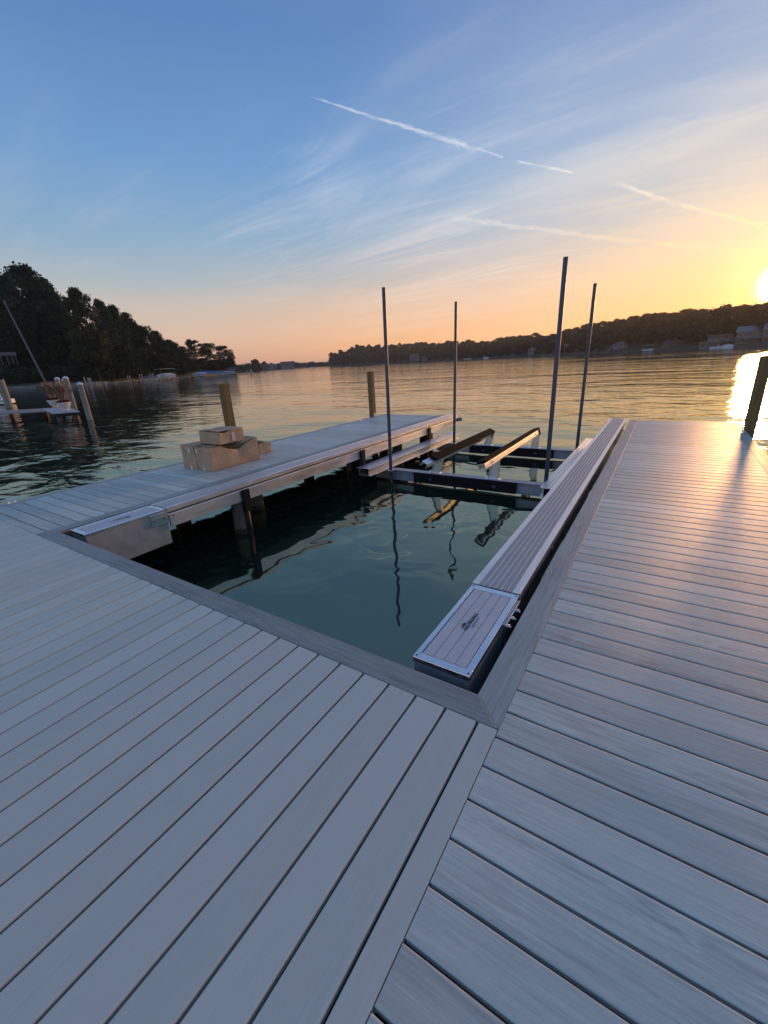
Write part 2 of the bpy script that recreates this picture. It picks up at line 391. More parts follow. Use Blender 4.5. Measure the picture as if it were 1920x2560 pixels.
M['leaf_red'] = leaf_mat('russet_leaves', (.10, .05, .016), (.07, .055, .02), (.16, .08, .02))
M['leaf_far'] = leaf_mat('far_leaves', (.020, .034, .018), (.030, .046, .022), (.045, .055, .026), .06)
M['grass'] = simple('lawn_and_scrub', (.040, .052, .018), .9, 0, .45, .15, bump=.8, bscale=2.)
M['bank'] = simple('wooded_bank_soil', (.045, .042, .026), .95, 0, .4, .1, bump=.8, bscale=1.5)
M['stone'] = simple('pale_riprap_stone', (.19, .19, .185), .85, 0, .35, 1.3)

# ------------------------------------------------------------------ water sheet
wb = MB()
wb.add([(-6000, -3000, 0), (5000, -3000, 0), (5000, 7000, 0), (-6000, 7000, 0)], [(0, 1, 2, 3)])
wo = wb.build('water', M['water']); wo.location = (0, 0, WATER); tag(wo, kind='structure')

# ------------------------------------------------------------------ dock
G = .0052
def plank(mb, axis, u0, u1, a0, a1, z=0., th=.028, r=.0055, ra=None):
    """plank running along axis from a0 to a1, u0..u1 across, rounded upper edges"""
    gz0, gz1, gd = z - .019, z - .009, (.006 if th > .024 else 0.)
    p = [(u0, z - th)] + ([(u0, gz0), (u0 + gd, gz0), (u0 + gd, gz1), (u0, gz1)] if gd else []) + [(u0, z - r)]
    for k in (1, 2): t = math.pi / 2 * k / 3; p.append((u0 + r - r * math.cos(t), z - r + r * math.sin(t)))
    p += [(u0 + r, z), (u1 - r, z)]
    for k in (1, 2): t = math.pi / 2 * k / 3; p.append((u1 - r + r * math.sin(t), z - r + r * math.cos(t)))
    p += [(u1, z - r)] + ([(u1, gz1), (u1 - gd, gz1), (u1 - gd, gz0), (u1, gz0)] if gd else []) + [(u1, z - th)]
    mb.extrude(p, axis, a0, a1, random.random() if ra is None else ra)
dock = thing('dock', 'grey composite plank dock wrapping around the open boat slip', 'dock', (0, 0, 0))
mb = MB()
x1 = -.0015; x0 = -.0861
plank(mb, 'y', x0 + G, x1, -3.3, -.004)
for k in range(52):
    b1 = -.0861 - k * PITCH - G; b0 = -.0861 - (k + 1) * PITCH + G
    plank(mb, 'y', b0, b1, -3.3, -.004)
o = mb.build('decking', M['deck_y'], dock, attr=True); tag(o, 'smooth grey boards of the main platform running toward the lake')
mb = MB()
for k in range(-22, 64):
    y0 = k * PITCH - .1807 + G; y1 = (k + 1) * PITCH - .1807 - G
    if y1 > 9.04: y1 = 9.04
    plank(mb, 'x', y0, y1, .0015, 1.495 if y0 > 0 else 3.4)
o = mb.build('decking', M['deck_x'], dock, attr=True); tag(o, 'wood-grained boards laid across the right finger')
mb = MB()
y = .088
plank(mb, 'x', .0015, y - G, -6.19, -4.623)
while y < 9.0:
    plank(mb, 'x', y + G, min(y + PITCH, 9.12) - G, -6.19, -4.623); y += PITCH
o = mb.build('decking', M['deck_x'], dock, attr=True); tag(o, 'wood-grained boards laid across the left finger')
def border(mat, axis, quad, z=.0005, th=.03):
    mb = MB(); vs = [(a, b, z) for a, b in quad] + [(a, b, z - th) for a, b in quad]
    mb.add(vs, [(0, 1, 2, 3), (7, 6, 5, 4)] + [(i, 4 + i, 4 + (i + 1) % 4, (i + 1) % 4) for i in range(4)], random.random())
    return mb.build('border_board', mat, dock, attr=True, bevel=.0035)
border(M['border_x'], 'x', [(-4.622, .0015), (-.0006, .0015), (-.1387, .138), (-4.4813, .138)])
border(M['border_y'], 'y', [(0, .0015), (0, 4.55), (-.139, 4.55), (-.139, .1384)])
border(M['border_y'], 'y', [(0, 4.552), (0, 9.04), (-.139, 9.04), (-.139, 4.552)])
border(M['border_y'], 'y', [(-4.6225, .0015), (-4.481, .1384), (-4.481, 4.60), (-4.6225, 4.60)])
border(M['border_y'], 'y', [(-4.6225, 4.602), (-4.481, 4.602), (-4.481, 9.12), (-4.6225, 9.12)])
border(M['border_y'], 'y', [(-6.33, .0015), (-6.193, .0015), (-6.193, 9.12), (-6.33, 9.12)])
border(M['border_y'], 'y', [(1.497, 1.9), (1.64, 1.9), (1.64, 9.04), (1.497, 9.04)])
# fascias under the edges
mb = MB()
for q in ((-4.475, -.145, .11, .133), (-.133, -.118, .14, 9.02), (-4.50, -4.486, .14, 9.1), (-6.315, -6.29, .02, 9.1), (1.60, 1.625, 1.9, 9.02), (-.13, 1.6, 9.0, 9.025), (-6.29, -4.5, 9.07, 9.095)):
    mb = MB(); mb.box(q[0], q[1], q[2], q[3], -.235, -.032)
    mb.build('fascia', M['fascia'], dock)
for xx in (-.10, .7, 1.45): mb = MB(); mb.box(xx, xx + .04, -3.2, 8.98, -.215, -.034); mb.build('joist', M['joist'], dock)
for xx in (-6.26, -5.4, -4.66): mb = MB(); mb.box(xx, xx + .04, -3.2, 9.05, -.215, -.034); mb.build('joist', M['joist'], dock)
for yy in (-3.2, -2.4, -1.6, -.8, .02): mb = MB(); mb.box(-6.2, -.12, yy, yy + .04, -.212, -.036); mb.build('joist', M['joist'], dock)
def pile(x, y, r=.125, top=-.216, mat='pile'):
    mb = MB(); n = 18
    mb.lathe([(.001, -3.), (r * 1.05, -3.), (r * 1.04, WATER), (r, -.4), (r * .98, top), (.001, top)], (x, y, 0), n)
    pl = mb.build('piling', M[mat], dock, smooth=40)
    mb = MB(); mb.lathe([(r * 1.042, WATER - .3), (r * 1.05, WATER - .02), (r * 1.046, WATER + .06), (r * 1.035, WATER + .075)], (x, y, 0), n); sub(mb, 'algae_band', M['algae'], pl, smooth=60)
    return pl
for p in ((-4.24, 2.10, .115), (-4.86, 2.86, .12), (-5.9, 2.2, .12), (-4.75, 5.3, .12), (-4.7, 7.0, .12), (-6.0, 5.3, .12), (-6.0, 8.4, .12), (-4.75, 8.7, .12),
          (.3, 2.2, .12), (1.3, 2.2, .12), (.3, 5.4, .12), (1.3, 5.4, .12), (.3, 8.6, .12), (1.3, 8.6, .12), (-1.5, -.6, .12), (-3.2, -.6, .12), (-4.9, -.6, .12), (-1.5, -2.4, .12), (-4.4, -2.4, .12)):
    pile(*p)
def cleat(x, y, rz, parent=dock):
    mb = MB(); R = Matrix.Translation((x, y, .001)) @ Matrix.Rotation(rz, 4, 'Z')
    mb.box(-.02, .02, -.055, .055, 0, .008, R)
    for s in (-1, 1): mb.tube(R @ Vector((0, s * .03, .005)), R @ Vector((0, s * .026, .055)), .011, .009, 10)
    mb.tube(R @ Vector((0, -.11, .062)), R @ Vector((0, 0, .056)), .007, .013, 10); mb.tube(R @ Vector((0, 0, .056)), R @ Vector((0, .11, .062)), .013, .007, 10)
    return mb.build('cleat', M['alu_flat'], parent, smooth=50)
cleat(1.565, 7.76, .0); cleat(-6.21, 7.70, .05); cleat(-6.24, .30, .0)

# ------------------------------------------------------------------ boat lift
lift = thing('boat_lift', 'aluminium boat lift with ribbed side tracks, bunks and four tall guide poles filling the slip', 'boat lift', (-2.3, 4, WATER))
def L(mb, name, mat, parent=lift, **k):
    o = mb.build(name, mat, None, **k); o.parent = parent
    o.matrix_parent_inverse = Matrix.Translation(parent_loc(parent)).inverted(); return o
def parent_loc(p):
    v = Vector((0, 0, 0))
    while p is not None:
        if p.type == 'EMPTY': v = v + p.location
        p = p.parent
    return v

def ribbed(mb, x0, x1, y0, y1, z, edge=.045, nr=6, th=.012):
    """ribbed plank profile: flat margins with raised ribs between"""
    p = [(x0, z - .05), (x0, z)]
    a, b_ = x0 + edge, x1 - edge; wdt = (b_ - a) / nr
    for i in range(nr):
        s = a + i * wdt
        p += [(s + wdt * .02, z), (s + wdt * .06, z - .007), (s + wdt * .81, z - .007), (s + wdt * .85, z)]
    p += [(x1, z), (x1, z - .05)]
    p += [(x1 - .004, z - .05), (x1 - .004, z - .012), (x0 + .004, z - .012), (x0 + .004, z - .05)]
    mb.extrude(p, 'y', y0, y1)
def screws(mb, pts, z, r=.006):
    for x, y in pts: mb.lathe([(r, z - .004), (r, z + .0012), (r * .6, z + .0025), (.0001, z + .0025)], (x, y, 0), 10)

for side in (1, -1):
    cx = -2.31
    def X(v): return v if side == 1 else 2 * cx - v      # mirror
    def xs(a, b_): a, b_ = X(a), X(b_); return (min(a, b_), max(a, b_))
    # end box
    bx = MB(); a, b_ = xs(-.514, -.208)
    bx.box(a + .004, b_ - .004, .222, 1.028, -.40, -.016)
    box = L(bx, 'end_box', M['alu_dull'], bevel=.004)
    fr = MB(); ia, ib = xs(-.486, -.244); iy0, iy1 = .262, .992
    ztop = .006
    fr.box(a, b_, .216, iy0, ztop - .03, ztop); fr.box(a, b_, iy1, 1.034, ztop - .03, ztop)
    fr.box(a, ia, iy0, iy1, ztop - .03, ztop); fr.box(ib, b_, iy0, iy1, ztop - .03, ztop)
    f_ = sub(fr, 'lid_frame', M['alu_flat'], box, bevel=.003)
    ld = MB(); pw = (ib - ia - .006) / 4
    for i in range(4):
        u0 = ia + .003 + i * pw
        plank(ld, 'y', u0 + .0015, u0 + pw - .0015, iy0 + .003, iy1 - .003, ztop - .001, .02, .002)
    sub(ld, 'lid_board', M['lid'], box)
    for q in [(a + .014, .234), (b_ - .014, .234), (a + .014, 1.016), (b_ - .014, 1.016)]:
        bt = MB(); screws(bt, [q], ztop, .005); sub(bt, 'screw', M['black'], box)
    # lettering on the lid
    def text(body, size, loc, bold=0.):
        cu = bpy.data.curves.new('lettering', 'FONT'); cu.body = body; cu.size = size; cu.align_x = 'CENTER'; cu.extrude = .0004; cu.offset = bold; cu.space_character = 1.08
        to = bpy.data.objects.new('lettering', cu); COL.objects.link(to); bpy.context.view_layer.update()
        dg = bpy.context.evaluated_depsgraph_get(); me = bpy.data.meshes.new_from_object(to.evaluated_get(dg))
        bpy.data.objects.remove(to)
        me.transform(Matrix.Translation(loc) @ Matrix.Rotation(rad(90 if side == 1 else -90), 4, 'Z'))
        me.materials.clear(); me.materials.append(M['ink'])
        lo = bpy.data.objects.new('lettering', me); COL.objects.link(lo); lo.parent = box; return lo
    sgn = 1 if side == 1 else -1
    t1 = text('NO PROFILE', .030, (X(-.356), .635, ztop + .0005), .0006); t2 = text('B O A T  L I F T S', .0125, (X(-.337), .64, ztop + .0005), .0003)
    em = MB()
    yd = lambda v: .635 + (v - .635) * sgn
    zz = ztop + .0006
    for pts in ([(-.385, .555), (-.392, .562), (-.397, .600), (-.389, .612), (-.385, .600)], [(-.399, .572), (-.404, .588), (-.399, .597)], [(-.384, .560), (-.3815, .560), (-.3815, .665), (-.3825, .68)]):
        q = [(X(px_), yd(py_)) for px_, py_ in pts]; n = len(q)
        em.add([(u, v, zz) for u, v in q] + [(u, v, zz - .0008) for u, v in q], [tuple(range(n)), tuple(range(n, 2 * n))] + [(i, (i + 1) % n, n + (i + 1) % n, n + i) for i in range(n)])
    sub(em, 'emblem', M['ink'], box)
    # ribbed track beam
    ta, tb = xs(-.520, -.205)
    tk = MB()
    for y0, y1 in ((1.042, 5.15), (5.1515, 7.17), (7.1715, 9.16)): ribbed(tk, ta, tb, y0, y1, .012)
    trk = L(tk, 'track', M['alu'])
    gp = MB(); wdt = (tb - ta - .09) / 6
    for i in range(6):
        s0 = ta + .045 + i * wdt
        for y0, y1 in ((1.044, 5.148), (5.154, 7.168), (7.174, 9.158)): gp.box(s0 + wdt * .07, s0 + wdt * .80, y0, y1, .006, .0105)
    sub(gp, 'tread', M['grip'], trk)
    ch = MB(); cin = xs(-.512, -.500) ; ch.box(cin[0], cin[1], 1.05, 9.12, -.215, -.06)
    cout = xs(-.232, -.220); ch.box(cout[0], cout[1], 1.05, 9.12, -.215, -.06)
    cb = xs(-.500, -.232); ch.box(cb[0], cb[1], 1.05, 9.12, -.075, -.06)
    lip = xs(-.530, -.5125); ch.box(lip[0], lip[1], 1.05, 9.10, -.212, -.068)
    sub(ch, 'channel', M['alu'], trk, bevel=.002)
    sp = MB(); pl_ = xs(-.5225, -.512); sp.box(pl_[0], pl_[1], .845, 1.045, -.15, -.022); sub(sp, 'splice_plate', M['alu_flat'], trk, bevel=.0015)
    sp = MB(); po = xs(-.208, -.198); sp.box(po[0], po[1], .74, 1.03, -.17, -.03); sub(sp, 'splice_plate', M['alu_flat'], trk, bevel=.0015)
    for yy in (.872, .985, 1.095):
        bt = MB(); xx = X(-.5235 if yy < 1.05 else -.531); bt.tube((xx, yy, -.088), (xx + (-.006 if side == 1 else .006), yy, -.088), .009, .009, 6); sub(bt, 'bolt', M['galv'], trk)
    for yy in (.78, .87, .96, 1.98, 4.5, 6.9):
        bt = MB(); xx = X(-.199 if yy < 1.1 else -.22); d = (.022 if side == 1 else -.022); bt.tube((xx, yy, -.06), (xx + d, yy, -.06), .007, .007, 8); bt.tube((xx, yy, -.06), (xx + d * .5, yy, -.06), .013, .013, 6); sub(bt, 'bolt', M['bolt'], trk)
    for q in [(u, yy) for yy in (1.10, 2.1, 3.1, 4.1, 4.45, 5.10, 5.22, 6.2, 7.10, 7.25, 8.2, 9.1) for u in (ta + .02, tb - .02)]:
        sw = MB(); screws(sw, [q], .012, .0055); sub(sw, 'screw', M['bolt'], trk)
    # black hanger posts under the track
    for yy in (2.04, 4.70, 7.38):
        hg = MB()
        hg.box(min(X(-.532), X(-.568)), max(X(-.532), X(-.568)), yy, yy + .11, -.36, -.062)
        L(hg, 'hanger_bracket', M['black'], bevel=.004)
        hg = MB(); hg.box(min(X(-.30), X(-.50)), max(X(-.30), X(-.50)), yy + .02, yy + .09, -1.6, -.08)
        L(hg, 'hanger_post', M['black'], bevel=.004)
    # lower side beam with wide flange
    sb = MB(); fa, fb = xs(-.884, -.585)
    if side == -1:
        sb.box(fa, fb, 4.49, 8.48, -.331, -.323)
    else:
        ribbed(sb, fa, fb, 4.49, 8.48, -.323, .03, 5)
    wx = xs(-.840, -.832); sb.box(wx[0], wx[1], 4.50, 8.46, -.452, -.331)
    wx2 = xs(-.640, -.632); sb.box(wx2[0], wx2[1], 4.50, 8.46, -.452, -.331)
    bf = xs(-.880, -.632); sb.box(bf[0], bf[1], 4.50, 8.46, -.460, -.452)
    L(sb, 'side_beam', M['alu'], bevel=.0015)
# round motor housing at the far end of the left track
mb = MB(); mb.tube((-4.13, 9.05, -.11), (-3.99, 9.10, -.09), .045, .045, 16); mb.tube((-3.99, 9.10, -.09), (-3.965, 9.108, -.088), .045, .03, 16); L(mb, 'motor', M['oldwood'], smooth=40)
# cross beams, faced with black planks
for yy, nm in ((5.07, 'near'), (7.72, 'far')):
    mb = MB(); mb.box(-4.05, -.57, yy, yy + .155, -.468, -.461); mb.box(-4.05, -.57, yy + .06, yy + .072, -.637, -.468); mb.box(-4.05, -.57, yy, yy + .155, -.644, -.637)
    cbm = L(mb, 'cross_beam', M['alu_shade'], bevel=.002)
    mb = MB(); mb.box(-3.195, -1.37, yy - .022, yy + .03, -.648, -.474); pk = sub(mb, 'facing_plank', M['black'], cbm, bevel=.004)
    for xx in (-2.86, -1.72):
        mb = MB(); R = Matrix.Translation((xx, yy - .0225, -.56)) @ Matrix.Rotation(rad(45), 4, 'Y'); mb.box(-.026, .026, -.004, 0, -.026, .026, R)
        mb.tube((xx, yy - .026, -.56), (xx, yy - .042, -.56), .011, .011, 6)
        sub(mb, 'bolt', M['galv'], cbm)
# guide poles
for px_, py_ in ((-3.665, 5.03), (-3.62, 7.79), (-.925, 5.03), (-.945, 7.79)):
    mb = MB(); lean = .035 if px_ < -2 else .02
    mb.tube((px_, py_, -1.6), (px_ + lean, py_, 2.54), .030, .030, 20)
    gp = L(mb, 'guide_pole', M['galv'], smooth=40)
    mb = MB(); mb.box(px_ - .05, px_ + .05, py_ - .045, py_ + .06, -.474, -.462 + .003); mb.box(px_ - .045, px_ + .045, py_ + .031, py_ + .039, -.62, -.46)
    sub(mb, 'bracket', M['alu'], gp, bevel=.002)
# bunks
def bunk(xc, tilt, y0, y1, zt, s):
    """s=+1: carpet faces toward +x"""
    mb = MB(); R = Matrix.Translation((xc, 0, zt)) @ Matrix.Rotation(tilt, 4, 'Y')
    mb.box(-.055, .055, y0, y1, -.012, 0, R); mb.box(-.055, -.047, y0, y1, -.085, -.012, R); mb.box(.047, .055, y0, y1, -.085, -.012, R)
    bk = L(mb, 'bunk', M['alu'], bevel=.002)
    mb = MB(); mb.box(-.072, .072, y0 + (.28 if s > 0 else .02), y1 + .02, .0015, .042, R); mb.box(-.072, .072, y1 + .002, y1 + .04, -.11, .0425, R)
    sub(mb, 'carpet_pad', M['blackpad'], bk, bevel=.008)
    for yy in (5.14, 7.79):
        mb = MB(); tz = zt - .04
        bx_ = -2.80 if s > 0 else -1.76
        q = [(bx_ - .085, -.4595), (bx_ + .085, -.4595), (xc + .038, tz + .0), (xc - .045, tz - .0)]
        mb.add([(u, yy, v) for u, v in q] + [(u, yy + .008, v) for u, v in q], [(0, 1, 2, 3), (7, 6, 5, 4)] + [(i, 4 + i, 4 + (i + 1) % 4, (i + 1) % 4) for i in range(4)])
        for e in (0, 1):
            (u0, v0), (u1, v1) = (q[1], q[2]) if e else (q[0], q[3])
            w_ = .006 if e else -.006
            mb.add([(u0, yy - .03, v0), (u0, yy + .05, v0), (u1, yy + .05, v1), (u1, yy - .03, v1), (u0 + w_, yy - .03, v0), (u0 + w_, yy + .05, v0), (u1 + w_, yy + .05, v1), (u1 + w_, yy - .03, v1)],
                   [(0, 1, 2, 3), (7, 6, 5, 4), (0, 4, 5, 1), (1, 5, 6, 2), (2, 6, 7, 3), (3, 7, 4, 0)])
        mb.box(bx_ - .13, bx_ + .13, yy - .04, yy + .06, -.4605, -.4535)
        sub(mb, 'bunk_bracket', M['alu'], bk)
    for yy in (4.75, 7.3): mb = MB(); p = R @ Vector((.056, yy, -.04)); mb.tube(p, p + Vector((.012, 0, 0)), .012, .012, 6); sub(mb, 'bolt', M['bolt'], bk)
bunk(-2.70, rad(28), 4.56, 7.72, -.14, 1)
bunk(-1.72, rad(-16), 4.44, 7.60, -.055, -1)

# ------------------------------------------------------------------ mooring posts
def wpost(x, y, label, top=1.2, s=.14, rz=0., chew=False):
    o = thing('mooring_post', label, 'post', (x, y, WATER), rz, 'timber posts beside the dock fingers')
    mb = MB(); h = top - WATER; ns = 40 if chew else 12
    vs, fs = [], []
    for k in range(ns + 1):
        zz = -2.4 + (h + 2.4) * k / ns
        for (a, b_) in ((-1, -1), (1, -1), (1, 1), (-1, 1)):
            j = (.004 if chew else .0015) * mnoise.noise(Vector((a * 3, b_ * 3, zz * (9 if chew else 3))))
            vs.append((a * s / 2 + j, b_ * s / 2 + j, zz + (0.004 * a if k == ns else 0)))
    for k in range(ns):
        for i in range(4): fs.append((k * 4 + i, k * 4 + (i + 1) % 4, k * 4 + 4 + (i + 1) % 4, k * 4 + 4 + i))
    fs += [(0, 3, 2, 1), (ns * 4, ns * 4 + 1, ns * 4 + 2, ns * 4 + 3)]
    mb.add(vs, fs); mb.build('timber', M['post'], o, bevel=.006)
    mb = MB(); sx = 1 if x < 0 else -1
    mb.box(sx * (s / 2 + .001) - .003, sx * (s / 2 + .001) + .003, -.05, .05, -WATER - .18, -WATER + .09)
    mb.build('mounting_plate', M['alu_flat'], o); return o
wpost(-6.41, 3.80, 'squared yellow-brown timber post right behind the cardboard boxes')
wpost(-6.41, 8.55, 'squared timber post near the far end of the left finger')
wpost(1.735, 8.42, 'dark backlit timber post at the far end of the right finger, in the sun glare', 1.19, .15, rad(4), True)

# ------------------------------------------------------------------ cardboard boxes
def carton(name, label, loc, size, rz, seed, crush=None, tapes=(), open_top=False, group='cardboard boxes piled on the left finger'):
    o = thing(name, label, 'cardboard box', loc, rz, group)
    sx, sy, sz = size; bm = bmesh.new(); bmesh.ops.create_cube(bm, size=1.)
    bmesh.ops.subdivide_edges(bm, edges=bm.edges[:], cuts=9, use_grid_fill=True)
    if open_top:
        bmesh.ops.delete(bm, geom=[f for f in bm.faces if f.calc_center_median().z > .49], context='FACES')
    for v in bm.verts:
        p = v.co.copy(); u, vv, ww = p.x, p.y, p.z + .5
        q = Vector((u * sx, vv * sy, ww * sz))
        nn = mnoise.noise_vector(Vector((q.x * 5 + seed, q.y * 5, q.z * 6)))
        q += Vector((nn.x * .014, nn.y * .014, nn.z * .018 * (ww if ww > 0 else 0)))
        n2_ = abs(mnoise.noise(Vector((q.x * 11 + seed, q.y * 9, q.z * 11)))); q += Vector((n2_ * .014,) * 3) * ww
        if crush: q = crush(u, vv, ww, q)
        if q.z < 0.002: q.z = 0.002
        v.co = q
    me = bpy.data.meshes.new('carton_body'); bm.to_mesh(me); bm.free(); me.shade_smooth(); me.set_sharp_from_angle(angle=rad(38)); me.materials.append(M['card'])
    b_ = bpy.data.objects.new('carton_body', me); COL.objects.link(b_); b_.parent = o
    if open_top:
        sd = b_.modifiers.new('solid', 'SOLIDIFY'); sd.thickness = .004
    for t in tapes:
        mb = MB(); mb.box(*t); mb.build('tape', M['tape'], o)
    if not open_top:
        mb = MB()
        # top flap edges, slightly lifted
        for s in (-1, 1):
            vs = []
            for i in range(8):
                yy = -sy / 2 + sy * i / 7; lift_ = .006 + .010 * abs(mnoise.noise(Vector((i * .9 + seed, s, 0))))
                dz = 0.
                if crush: dz = (crush(0, yy / sy, 1., Vector((0, yy, sz))).z - sz)
                vs += [(s * sx * .48, yy, sz + .001 + dz), (s * .012, yy, sz + lift_ + .004 + dz)]
            n = len(vs); vs2 = [(a, b2, c2 + .003) for a, b2, c2 in vs]
            fs = [(2 * i, 2 * i + 1, 2 * i + 3, 2 * i + 2) for i in range(7)]
            mb.add(vs, fs); mb.add(vs2, fs)
        fl = mb.build('flap', M['card'], o)
    return o
def crushR(u, v, w_, q):
    # dent pressed into the long side and top near the middle
    d = math.exp(-((v - .04) / .26) ** 2) * max(0., (u + .9) / 1.4)
    q.z -= .125 * d * w_ ** 1.5
    q.x += .018 * math.sin(w_ * 3.1) * (1 if u > 0 else 0) - .03 * math.exp(-((v - .12) / .05) ** 2) * w_ * (1 if u > .2 else 0)
    if v > .2: q.z += .01 * w_; q.x += -.03 * w_ * (v - .2)
    return q
carton('cardboard_box', 'long crushed cardboard box with a dented side, the largest of the pile', (-5.315, 2.85, .003), (.355, .90, .358), 0., 3.1, crushR, [(-.165, -.12, -.4545, -.4525, .255, .325), (-.06, -.0, -.4545, -.4525, .002, .05)])
carton('cardboard_box', 'tall cardboard box on the lakeward side of the pile, left of the crushed one', (-5.675, 2.83, .003), (.335, .88, .362), 0., 9.4, None, [(.03, .085, -.4485, -.4462, .26, .33), (.01, .07, -.4485, -.4462, .0, .06)])
carton('cardboard_box', 'small battered cardboard box lying on top of the two large boxes', (-5.34, 2.80, .376), (.47, .45, .19), rad(3), 5.2, lambda u, v, w_, q: Vector((q.x, q.y, q.z - .05 * w_ * max(0, u) * math.exp(-((v + .25) / .2) ** 2))), [(.2375, .2395, .0, .05, .02, .17)])
carton('cardboard_box', 'small open cardboard box standing alone behind the pile', (-5.60, 3.72, .003), (.30, .27, .175), rad(2), 1.2, None, [], True)

# ------------------------------------------------------------------ vegetation
def leaf_mesh(name, clumps, nleaf, size, mat, squash=.8, seed=0, fill=.55):
    """clumps: (x, y, z, rx, ry, rz). Leaves are small bent quads through the clump volumes, denser at the shell."""
    r = np.random.default_rng(seed); cl_ = np.array(clumps); vol = (cl_[:, 3] * cl_[:, 4] * cl_[:, 5]) ** .67
    idx = r.choice(len(cl_), nleaf, p=vol / vol.sum())
    d = r.normal(size=(nleaf, 3)); d /= np.linalg.norm(d, axis=1)[:, None]
    rr_ = fill + (1 - fill) * r.random(nleaf) ** .6; rr_ *= 1 + .16 * r.normal(size=nleaf)
    p = cl_[idx, :3] + d * rr_[:, None] * cl_[idx, 3:6]
    a = r.normal(size=(nleaf, 3)); a[:, 2] *= .45; a /= np.linalg.norm(a, axis=1)[:, None]
    b_ = np.cross(a, r.normal(size=(nleaf, 3))); b_ /= np.linalg.norm(b_, axis=1)[:, None]
    sz = size * (.55 + .9 * r.random(nleaf))[:, None]
    a *= sz; b_ *= sz * .62
    q = np.stack([p - a, p + b_ * .9, p + a, p - b_], axis=1).reshape(-1, 3)
    me = bpy.data.meshes.new(name); me.vertices.add(nleaf * 4); me.vertices.foreach_set('co', q.ravel())
    me.loops.add(nleaf * 4); me.loops.foreach_set('vertex_index', np.arange(nleaf * 4, dtype=np.int32))
    me.polygons.add(nleaf); me.polygons.foreach_set('loop_start', np.arange(0, nleaf * 4, 4, dtype=np.int32)); me.polygons.foreach_set('loop_total', np.full(nleaf, 4, dtype=np.int32))
    me.update(calc_edges=True); me.validate()
    at_ = me.attributes.new('rnd', 'FLOAT', 'POINT')
    base = r.random(len(cl_)); val = np.clip(.7 * base[idx] + .3 * r.random(nleaf), 0, 1)
    at_.data.foreach_set('value', np.repeat(val, 4).astype(np.float32))
    me.materials.append(mat); return me
def tree_proto(h, cw, seed, nleaf, size, mat, trunk_r=.35, crown_from=.25, nclump=26, shape='oak', limbs=6):
    """returns (trunk mesh, crown mesh), unit in metres, base at origin"""
    r = random.Random(seed); clumps = []; ends = []
    for i in range(nclump):
        t = (i + .5) / nclump; zz = h * (crown_from + (1 - crown_from) * t)
        if shape == 'oak': env = math.sin(math.pi * min(1, .18 + .80 * t)) ** .7
        elif shape == 'full': env = math.sin(math.pi * (.22 + .62 * t)) ** .6
        elif shape == 'low': env = (1 - t) ** .5 * .95 + .12
        else: env = (1 - t) * .8 + .25
        th = r.random() * 6.283; rad_ = cw / 2 * env * (r.random() ** .5) * .85
        s = cw * (.075 + .085 * r.random()) * (.8 + .4 * env)
        zz = min(zz, h - s * .55)
        clumps.append((rad_ * math.cos(th), rad_ * math.sin(th), zz, s, s, s * (.55 + .25 * r.random()))); ends.append(clumps[-1][:3])
    crown = leaf_mesh('crown', clumps, nleaf, size, mat, seed=seed)
    mb = MB(); ztop = h * .78; pts = [Vector((0, 0, -1.))]; n = 6
    for i in range(1, n + 1): pts.append(Vector((r.uniform(-.02, .02) * h * i / n, r.uniform(-.02, .02) * h * i / n, ztop * i / n)))
    for i in range(n): mb.tube(pts[i], pts[i + 1], trunk_r * (1 - .8 * i / n), trunk_r * (1 - .8 * (i + 1) / n), 8, False)
    for e in r.sample(ends, min(limbs, len(ends))):
        e = Vector(e); st = pts[min(n, max(1, int(e.z / h * n * .75)))]; md = st.lerp(e, .5) + Vector((0, 0, -.02 * h))
        mb.tube(st, md, trunk_r * .38, trunk_r * .24, 6, False); mb.tube(md, e, trunk_r * .24, trunk_r * .06, 6, False)
    me = bpy.data.meshes.new('trunk'); me.from_pydata(mb.v, [], mb.f); me.shade_smooth(); me.materials.append(M['bark'])
    return me, crown
def plant(proto, x, y, z, sc_, rz, name, label, cat, group=None, sxy=None):
    tm, cm = proto
    o = thing(name, label, cat, (x, y, z), rz, group); o.scale = ((sxy or sc_), (sxy or sc_), sc_)
    for nm, me in (('trunk', tm), ('crown', cm)):
        if me is None: continue
        c_ = bpy.data.objects.new(nm, me); COL.objects.link(c_); c_.parent = o
    return o

